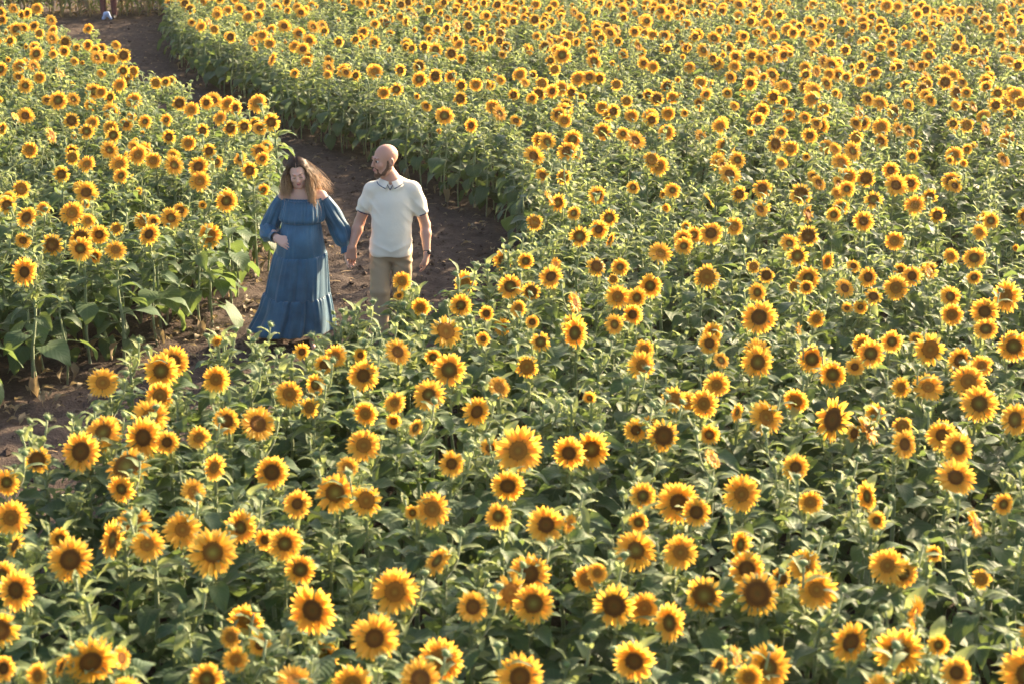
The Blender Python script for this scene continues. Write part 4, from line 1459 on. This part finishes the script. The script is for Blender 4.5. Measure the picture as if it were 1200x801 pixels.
        for t_ in (0.22, 0.42, 0.62, 0.82):
            keys.append(q0 + (end - q0) * t_ + np.array([s_ * (0.010 * math.sin(t_ * 9 + ph_) + 0.004 + wv), 0.008 * math.cos(t_ * 8 + ph_), 0.006 * math.sin(3.14 * t_)]))
        keys += [end]
        strand(keys, r.uniform(0.0011, 0.0023), r.random())
    for _ in range(55):     # fly-away strands on the sunny side
        q0 = W((0.085, r.uniform(-0.02, 0.08), r.uniform(-0.02, 0.08)))
        end = np.array([r.uniform(0.16, 0.29), r.uniform(0.0, 0.1), r.uniform(1.27, 1.40)])
        strand([W((0.02, 0.02, 0.118)), W((0.06, 0.03, 0.09)), q0, q0 + (end - q0) * 0.5 + np.array([0.02, 0, 0.015 * r.normal()]), end], 0.0010, r.random())
    add_part("hair", g.mesh("hair", [M['hair']]), rt)
    # close dark cap below the strands
    hf = Field((-0.16, -0.18, 1.34), (0.16, 0.14, 1.68), 0.005)
    hf.ell(W((0, 0.030, 0.040)), np.array([0.082, 0.092, 0.084]) * 0.95, 0.01, A)
    hf.ell(W((0, 0.055, -0.03)), np.array([0.072, 0.055, 0.085]) * 0.95, 0.03, A)
    hf.ell(W((0, -0.085, -0.016)), np.array([0.060, 0.072, 0.090]) * 0.95, 0.01, A, True)
    add_part("scalp_hair", hf.mesh("scalp_hair", [M['brown_hair']]), rt)


build_woman()


# ---- man in the cream polo shirt
def wrinkle(P, amp, seed):
    r = np.random.default_rng(seed)
    d = np.zeros(P.shape[:-1])
    for _ in range(7):
        k = r.normal(size=3) * np.array([16, 16, 26]); d += np.sin(P @ k + r.random() * 6.28) * 0.5
    return amp * np.tanh(d * 0.7)


def build_man():
    rt = empty("person", (-1.03, 14.0, 0.0))
    tag(rt, "bald bearded person in cream polo shirt and khaki trousers, head turned aside, holding hands", "person", "people on the dirt path")
    f = Field((-0.46, -0.34, -0.01), (0.44, 0.40, 1.76), 0.0045)
    HC = np.array([-0.028, -0.015, 1.592]); A = head_frame(R(-58), R(4), R(0))
    f.ell((0.02, 0.02, 1.19), (0.165, 0.11, 0.20))
    f.chain([(-0.125, 0.02, 1.345), (0.03, 0.03, 1.375), (0.185, 0.02, 1.345)], [0.052, 0.062, 0.052], 0.06)
    f.chain([(0.028, 0.040, 1.345), (0.012, 0.018, 1.43), (-0.016, 0.004, 1.515)], [0.075, 0.058, 0.058], 0.05)
    f.ell((0.005, 0.02, 0.92), (0.165, 0.115, 0.20), 0.05)
    rs_, re_, rw_ = (-0.150, 0.015, 1.325), (-0.255, 0.045, 1.050), (-0.318, -0.055, 0.850)
    ls_, le_, lw_ = (0.210, 0.015, 1.325), (0.298, 0.055, 1.020), (0.312, -0.030, 0.795)
    for a_, b_, c_ in ((rs_, re_, rw_), (ls_, le_, lw_)):
        a_, b_, c_ = map(np.array, (a_, b_, c_))
        f.chain([a_, a_ + (b_ - a_) * 0.45, b_], [0.058, 0.052, 0.042], 0.03)
        f.chain([b_, b_ + (c_ - b_) * 0.30, c_], [0.042, 0.045, 0.029], 0.02)
    hand(f, rw_, (-0.10, 0.02, -1.0), (-0.15, 1.0, 0.0), (1, -0.3, 0), (0.55, 0.55, 0.55, 0.55), 1.04, (0.95, 0.35, 0.4))
    hand(f, lw_, (-0.10, -0.08, -1.0), (-1.0, 0.25, 0.1), (-0.3, -1, 0), (0.26, 0.30, 0.34, 0.40), 1.06, (0.9, 0.45, 0.25))
    legs = ([(-0.085, 0.03, 0.84), (-0.085, -0.09, 0.47), (-0.085, -0.12, 0.09)], [(0.095, 0.02, 0.84), (0.095, 0.03, 0.46), (0.085, 0.24, 0.13)])
    for L in legs: f.chain(L, [0.088, 0.058, 0.040], 0.03)
    W = head(f, HC, A, 1.06)
    add_part("body", f.mesh("body", [M['skin_m']]), rt)
    face_bits(rt, W, A, 1.06, M['stubble'], M['lip'], False, [M['eye_white'], M['iris']], M['lash'])
    # beard
    bf = Field((-0.20, -0.20, 1.42), (0.16, 0.16, 1.66), 0.004)
    def bc(a, b, ra, rb, k=0.012, sub=False): bf.cone(W(a), W(b), ra, rb, k, sub)
    for x in (-1, 1):
        bc((x * 0.0685, -0.010, 0.000), (x * 0.064, -0.008, -0.052), 0.006, 0.014)
        bc((x * 0.062, -0.008, -0.052), (x * 0.046, -0.040, -0.092), 0.015, 0.020)
        bc((x * 0.044, -0.040, -0.092), (0, -0.080, -0.108), 0.020, 0.022)
        bc((x * 0.010, -0.0915, -0.052), (x * 0.028, -0.0815, -0.064), 0.006, 0.006)
        bc((x * 0.028, -0.0815, -0.064), (x * 0.026, -0.074, -0.092), 0.006, 0.012)
    bf.ell(W((0, -0.105, -0.070)), (0.022, 0.022, 0.014), 0.006, A, True)
    add_part("beard", bf.mesh("beard", [M['stubble']], lambda P: 0.0012 * np.sin(P[..., 0] * 600) * np.sin(P[..., 2] * 700)), rt)
    # shirt
    s = Field((-0.32, -0.24, 0.70), (0.40, 0.26, 1.48), 0.0055)
    s.ell((0.028, 0.015, 1.21), (0.184, 0.130, 0.210))
    s.ell((0.016, -0.005, 1.00), (0.170, 0.138, 0.28), 0.06)
    s.ell((0.005, 0.005, 0.84), (0.182, 0.140, 0.17), 0.05)
    s.chain([(-0.125, 0.02, 1.345), (0.03, 0.035, 1.380), (0.185, 0.02, 1.345)], [0.058, 0.070, 0.058], 0.06)
    for a_, b_ in ((rs_, re_), (ls_, le_)):
        a_ = np.array(a_); b_ = np.array(b_)
        s.chain([a_, a_ + (b_ - a_) * 0.40, a_ + (b_ - a_) * 0.86], [0.060, 0.062, 0.061], 0.04)
    s.cut((0, -0.05, -1), (0, 0, 0.775))
    ends = []
    for a_, b_ in ((rs_, re_), (ls_, le_)):
        a_ = np.array(a_); b_ = np.array(b_); e_ = a_ + (b_ - a_) * 0.66; n_ = unit(b_ - a_)
        def fn(P, e_=e_, n_=n_):
            return np.maximum(-((P - e_) @ n_), np.linalg.norm(P - e_ - n_ * 0.08, axis=-1) - 0.135)
        # only the sleeve is trimmed: the trunk side is kept by a slab away from the body
        sgn = -1 if a_[0] < 0 else 1
        def fn2(P, fn=fn, e_=e_, sgn=sgn):
            return np.maximum(fn(P), -(sgn * (P[..., 0] - e_[0]) + 0.062))
        s.put(e_ - 0.15, e_ + 0.15, fn2, 0.003, True)
        ends.append((e_, n_))
    s.cone((0.022, 0.010, 1.405), (-0.01, -0.02, 1.56), 0.062, 0.075, 0.008, True)
    s.cone((0.018, -0.085, 1.40), (0.018, -0.115, 1.345), 0.030, 0.006, 0.006, True)
    def folds(P):
        d = wrinkle(P, 0.0042, 4)
        x, z = P[..., 0], P[..., 2]
        d += 0.008 * (np.abs(np.sin((z - 0.45 * np.abs(x - 0.02)) * 34)) - 0.6) * np.exp(-((z - 0.85) / 0.06) ** 2)
        d += 0.010 * (np.abs(np.sin((z + 1.1 * (x - 0.02)) * 30)) - 0.6) * np.exp(-((z - 1.15) / 0.11) ** 2) * np.clip((np.abs(x - 0.02) - 0.07) / 0.1, 0, 1)
        return d
    sh = add_part("shirt", s.mesh("shirt", [M['shirt']], folds), rt)
    for e_, n_ in ends:
        ref = unit(np.cross(n_, (0, 1, 0))); q_ = np.cross(n_, ref)
        P = [e_ - n_ * 0.004 + (ref * math.cos(t) + q_ * math.sin(t)) * 0.0612 for t in np.linspace(0, 2 * math.pi, 33)]
        add_part("sleeve_trim", tube(P, 0.0042, 6, False).mesh("sleeve_trim", [M['navy']]), sh)
    # collar: two leaves with navy tipping
    C0 = np.array([0.018, 0.018, 1.405])
    for x in (-1, 1):
        V = []; nu, nv = 12, 5
        for lay in (0, 1):
            for i in range(nu + 1):
                t = i / nu
                ang = R(90) - x * R(8 + 164 * t)      # from the nape round to the throat
                ca, sa = math.cos(ang), math.sin(ang)
                drop = 0.030 * t ** 1.5
                top = C0 + np.array([0.070 * ca, 0.066 * sa - 0.012, 0.050 - drop * 1.35])
                ln = 0.040 + 0.026 * t ** 2.5
                outw = np.array([ca, sa, 0])
                for j in range(nv + 1):
                    w = j / nv
                    p = top + outw * (0.007 + 0.028 * w + 0.012 * math.sin(w * 1.6)) + np.array([x * 0.028 * t ** 3 * w, 0, -ln * w * (0.75 + 0.25 * w)])
                    V.append(p - outw * 0.004 * lay)
        n1 = (nu + 1) * (nv + 1); F = []
        for i in range(nu):
            for j in range(nv):
                a = i * (nv + 1) + j; q = (a, a + 1, a + nv + 2, a + nv + 1)
                F.append(q if x < 0 else q[::-1]); qq = tuple(k + n1 for k in q); F.append(qq[::-1] if x < 0 else qq)
        g = Geo(); g.add(V, F)
        cl = add_part("collar_leaf", g.mesh("collar_leaf", [M['shirt']]), sh)
        stripe = [np.array(V[i * (nv + 1) + nv - 1]) + np.array([0, -0.004, 0.002]) for i in range(6, nu + 1)]
        add_part("collar_stripe", tube(stripe, 0.0034, 5).mesh("collar_stripe", [M['navy']]), rt)
        vline = [C0 + np.array([x * 0.036, -0.074, 0.010]), C0 + np.array([x * 0.020, -0.098, -0.018]), C0 + np.array([0.0, -0.112, -0.052])]
        add_part("placket_trim", tube(bez(vline, 6), 0.0034, 5).mesh("placket_trim", [M['navy']]), sh)
    # trousers
    t = Field((-0.26, -0.28, 0.03), (0.28, 0.40, 0.90), 0.0065)
    t.ell((0.005, 0.015, 0.82), (0.160, 0.116, 0.125), 0.02)
    for L in legs: t.chain(L, [0.092, 0.080, 0.066], 0.03)
    t.cut((0, 0, 1), (0, 0, 0.86))
    def tf(P):
        z = P[..., 2]
        return wrinkle(P, 0.0045, 9) + 0.009 * (np.abs(np.sin(z * 38 + P[..., 0] * 22)) - 0.6) * np.exp(-((z - 0.72) / 0.06) ** 2) + 0.005 * np.sin(z * 60) * np.exp(-((z - 0.46) / 0.06) ** 2)
    add_part("trousers", t.mesh("trousers", [M['khaki']], tf), rt)
    for L, dy in zip(legs, (0.0, 0.0)):
        a = np.array(L[2]); sf = Field((a[0] - 0.09, a[1] - 0.26, -0.01), (a[0] + 0.09, a[1] + 0.12, 0.16), 0.006)
        zb = 0.0 if a[2] < 0.1 else 0.035
        sf.chain([(a[0], a[1] + 0.03, 0.055 + zb * 1.3), (a[0], a[1] - 0.08, 0.045 + zb * 0.6), (a[0] - 0.005, a[1] - 0.18, 0.034)], [0.046, 0.044, 0.036], 0.02)
        add_part("shoe", sf.mesh("shoe", [M['shoe']]), rt)
    # wristwatch on the free arm
    d_ = unit(np.array(lw_) - np.array(le_)); c_ = np.array(lw_) - d_ * 0.015
    ref = unit(np.cross(d_, (0, 1, 0))); q_ = np.cross(d_, ref)
    ws = add_part("wristwatch", tube([c_ - d_ * 0.010, c_ - d_ * 0.009, c_ + d_ * 0.009, c_ + d_ * 0.010], [0.029, 0.0325, 0.0320, 0.0285], 20).mesh("wristwatch", [M['black_rubber']]), rt)
    add_part("watch_case", tube([c_ + np.array([0.018, -0.024, 0.0]) * 1.0, c_ + np.array([0.0255, -0.033, 0.0])], [0.019, 0.018], 16).mesh("watch_case", [M['black_rubber']]), ws)


build_man()


# ---- third person far up the path, only shins and shoes in the picture
def build_far_person():
    x0, y0 = ground_at(128, 22)
    rt = empty("person", (x0, y0, 0.0))
    tag(rt, "person in maroon trousers and dark shoes standing on the path before the corn", "person", "people on the dirt path")
    f = Field((-0.42, -0.25, 0.02), (0.42, 0.25, 1.80), 0.009)
    f.ell((0, 0.01, 1.22), (0.16, 0.11, 0.22)); f.ell((0, 0.01, 0.95), (0.15, 0.11, 0.18), 0.05)
    f.chain([(-0.16, 0.01, 1.39), (0, 0.02, 1.42), (0.16, 0.01, 1.39)], [0.05, 0.06, 0.05], 0.05)
    f.cone((0, 0.02, 1.42), (0, 0.0, 1.55), 0.06, 0.055, 0.04)
    lg = []
    for x in (-1, 1):
        f.chain([(x * 0.185, 0.01, 1.38), (x * 0.245, 0.03, 1.10), (x * 0.25, -0.03, 0.86)], [0.05, 0.04, 0.028], 0.03)
        hand(f, (x * 0.25, -0.03, 0.86), (0, -0.05, -1), (-x, 0, 0), (0, -1, 0), (0.25, 0.3, 0.3, 0.35), 1.2)
        L = [(x * 0.10, 0.02, 0.88), (x * 0.115, 0.0, 0.48), (x * 0.118, 0.02, 0.08)]; lg.append(L)
        f.chain(L, [0.085, 0.055, 0.04], 0.03)
    W = head(f, (0, -0.01, 1.64), head_frame(R(10), R(5), 0), 1.0)
    add_part("body", f.mesh("body", [M['skin_m']]), rt)
    t = Field((-0.26, -0.2, 0.04), (0.26, 0.2, 1.02), 0.009)
    t.ell((0, 0.01, 0.92), (0.165, 0.125, 0.13), 0.03)
    for L in lg: t.chain(L, [0.098, 0.072, 0.056], 0.03)
    t.cut((0, 0, 1), (0, 0, 0.98))
    add_part("trousers", t.mesh("trousers", [M['maroon']], lambda P: wrinkle(P, 0.004, 2)), rt)
    t = Field((-0.32, -0.2, 0.88), (0.32, 0.2, 1.52), 0.009)
    t.ell((0, 0.01, 1.22), (0.182, 0.13, 0.23)); t.ell((0, 0.01, 1.0), (0.175, 0.13, 0.18), 0.05)
    t.chain([(-0.16, 0.01, 1.39), (0, 0.02, 1.41), (0.16, 0.01, 1.39)], [0.062, 0.07, 0.062], 0.05)
    for x in (-1, 1): t.chain([(x * 0.185, 0.01, 1.38), (x * 0.225, 0.02, 1.20)], [0.062, 0.06], 0.04)
    t.cut((0, 0, -1), (0, 0, 0.93)); t.cone((0, 0.0, 1.46), (0, -0.01, 1.60), 0.062, 0.08, 0.01, True)
    add_part("top", t.mesh("top", [M['grey_top']], lambda P: wrinkle(P, 0.004, 3)), rt)
    hf = Field((-0.14, -0.16, 1.5), (0.14, 0.16, 1.82), 0.008)
    hf.ell((0, 0.02, 1.685), (0.083, 0.10, 0.088)); hf.ell((0, -0.10, 1.64), (0.07, 0.07, 0.08), 0.01, None, True)
    add_part("hair", hf.mesh("hair", [M['brown_hair']]), rt)
    for x in (-1, 1):
        sf = Field((x * 0.118 - 0.09, -0.24, -0.01), (x * 0.118 + 0.09, 0.16, 0.16), 0.008)
        sf.chain([(x * 0.118, 0.04, 0.055), (x * 0.12, -0.07, 0.045), (x * 0.125, -0.16, 0.034)], [0.05, 0.048, 0.038], 0.02)
        add_part("shoe", sf.mesh("shoe", [M['dark_shoe']]), rt)
    b = Field((-0.16, -0.14, -0.02), (0.16, 0.14, 0.26), 0.007)
    b.chain([(-0.075, 0, 0.02), (-0.03, 0.0, 0.12), (0.02, 0.0, 0.13), (0.085, 0, 0.02)], [0.035, 0.045, 0.042, 0.03], 0.03)
    b.cone((0, -0.07, 0.0), (0, -0.055, 0.06), 0.018, 0.010, 0.02, True)
    b.cut((0, 0, -1), (0, 0, 0.0))
    bo = bpy.data.objects.new("cloth_bag", b.mesh("cloth_bag", [M['pale_blue']], lambda P: wrinkle(P, 0.006, 6))); link(bo)
    bo.location = (x0 + 0.0, y0 - 0.20, 0.0)
    tag(bo, "small crumpled pale blue cloth item on the path by dark shoes", "bag")


build_far_person()

# ------------------------------------------------------------------ corn at the head of the path
def build_corn():
    def strip(L, W, p0, p1, seed, z0):
        r = np.random.default_rng(seed); V = []; UV = []; c = np.array([0.012, 0, z0]); n = 8
        for i in range(n + 1):
            t = i / n; p = p0 + (p1 - p0) * t ** 1.2
            if i: c = c + np.array([math.cos(p), 0, math.sin(p)]) * L / n
            nr = np.array([-math.sin(p), 0, math.cos(p)])
            w = W * 0.5 * (0.7 + 0.6 * t if t < 0.4 else 0.94 * (1 - ((t - 0.4) / 0.6) ** 1.6)) + 0.001
            for u in (-1, 0, 1):
                V.append(c + np.array([0, u * w, 0]) + nr * (abs(u) * w * 0.5 + 0.01 * math.sin(t * 14 + u * 2 + seed))); UV.append((0.5 + 0.5 * u, t))
        F = []
        for i in range(n):
            for j in range(2):
                a = i * 3 + j; F.append((a, a + 1, a + 4, a + 3)[::-1])
        g = Geo(); g.add(V, F, UV); return g
    protos = []
    for v in range(3):
        r = np.random.default_rng(40 + v)
        P = bez([(0, 0, -0.03), (0.02 * r.normal(), 0.02 * r.normal(), 0.8), (0.03 * r.normal(), 0.03 * r.normal(), 2.1)], 12)
        stem = tube(P, np.linspace(0.016, 0.007, 12), 7).mesh("stalk", [M['corn_stalk']])
        lv = []
        for i in range(11):
            z = 0.06 + 0.15 * i; dry = i < 4 and r.random() < 0.35
            L = 0.45 + 0.35 * math.sin(min(1, i / 6) * 1.57)
            gg = strip(L * (0.75 if dry else 1), 0.07 + 0.03 * min(1, i / 4), 1.05 if not dry else 0.3, -0.9 if not dry else -1.5, 50 + v * 20 + i, z)
            lv.append((gg.mesh("leaf", [M['leaf_dry'] if dry else M['corn_leaf']]), i * math.pi + 0.5 * r.normal()))
        protos.append((stem, lv))
    r = random.Random(3)
    n = 0
    for row in range(4):
        x = -12.6
        while x < -7.55:
            y = 38.75 + 0.42 * row + 0.18 * (r.random() - 0.5) + (0.08 * (x + 9))
            stem, lv = protos[r.randrange(3)]
            rt = empty("corn_plant", (x, y, 0), r.uniform(0, 6.28)); rt.scale = (1, 1, r.uniform(0.9, 1.08))
            link(bpy.data.objects.new("stalk", stem), rt)
            dry = 0
            for me, az in lv:
                if r.random() < 0.12: continue
                o = link(bpy.data.objects.new("leaf", me), rt); o.rotation_euler = (0, 0, az + r.uniform(-0.4, 0.4)); o.scale = (r.uniform(0.85, 1.1),) * 3
                o.scale.z = 1.0
            tag(rt, ("tan-stalked corn plant in the front row at the end of the dirt path", "corn plant in the second row behind the front corn stalks", "corn plant in the third row inside the corn", "corn plant in the last row at the back of the corn")[row], "corn", f"corn plants in the {('front', 'second', 'third', 'last')[row]} row")
            x += r.uniform(0.15, 0.27) if row == 0 else r.uniform(0.17, 0.29); n += 1


build_corn()


# ------------------------------------------------------------------ fallen dry leaves along the rims
def build_litter():
    r = np.random.default_rng(17)
    g = Geo()
    for k in range(520):
        E = LEFT_EDGE if r.random() < 0.6 else RIGHT_EDGE
        i = int(r.integers(1, len(E) - 2)); t = r.random()
        x = E[i][0] * (1 - t) + E[i + 1][0] * t + 0.28 * r.normal(); y = E[i][1] * (1 - t) + E[i + 1][1] * t + 0.28 * r.normal()
        if y > 34 or y < 7: continue
        m = Matrix.Translation((x, y, float(soil_height(x, y)) + 0.025)) @ Matrix.Rotation(r.random() * 6.28, 4, 'Z') @ Matrix.Rotation(-1.0 + 0.25 * r.normal(), 4, 'Y') @ Matrix.Scale(0.3 + 0.35 * r.random(), 4)
        g.merge(LEAF[DRY[k % 2]][0], m)
    tag(link(bpy.data.objects.new("leaf_litter", g.mesh("leaf_litter", [M['leaf_dry']]))), "withered brown leaves fallen on the soil along the path rims", "leaf litter", None, "stuff")


build_litter()


# ------------------------------------------------------------------ evening air
def build_haze():
    x0, x1, y0, y1, z0, z1 = -950.0, 950.0, -350.0, 1700.0, -1.2, 5.6
    V = [(x, y, z) for x in (x0, x1) for y in (y0, y1) for z in (z0, z1)]
    F = [(0, 1, 3, 2), (4, 6, 7, 5), (0, 4, 5, 1), (2, 3, 7, 6), (0, 2, 6, 4), (1, 5, 7, 3)]
    me = bpy.data.meshes.new("haze"); me.from_pydata(V, [], F); me.update()
    m = bpy.data.materials.new("haze"); m.use_nodes = True
    nt = m.node_tree
    nt.nodes.remove(nt.nodes["Principled BSDF"])
    pv = nt.nodes.new("ShaderNodeVolumePrincipled")
    pv.inputs["Color"].default_value = (1.0, 0.93, 0.80, 1)
    pv.inputs["Density"].default_value = 0.00032
    pv.inputs["Anisotropy"].default_value = 0.55
    nt.links.new(pv.outputs[0], nt.nodes["Material Output"].inputs["Volume"])
    me.materials.append(m)
    tag(link(bpy.data.objects.new("haze", me)), "thin warm evening haze over the field", "haze", None, "stuff")


build_haze()
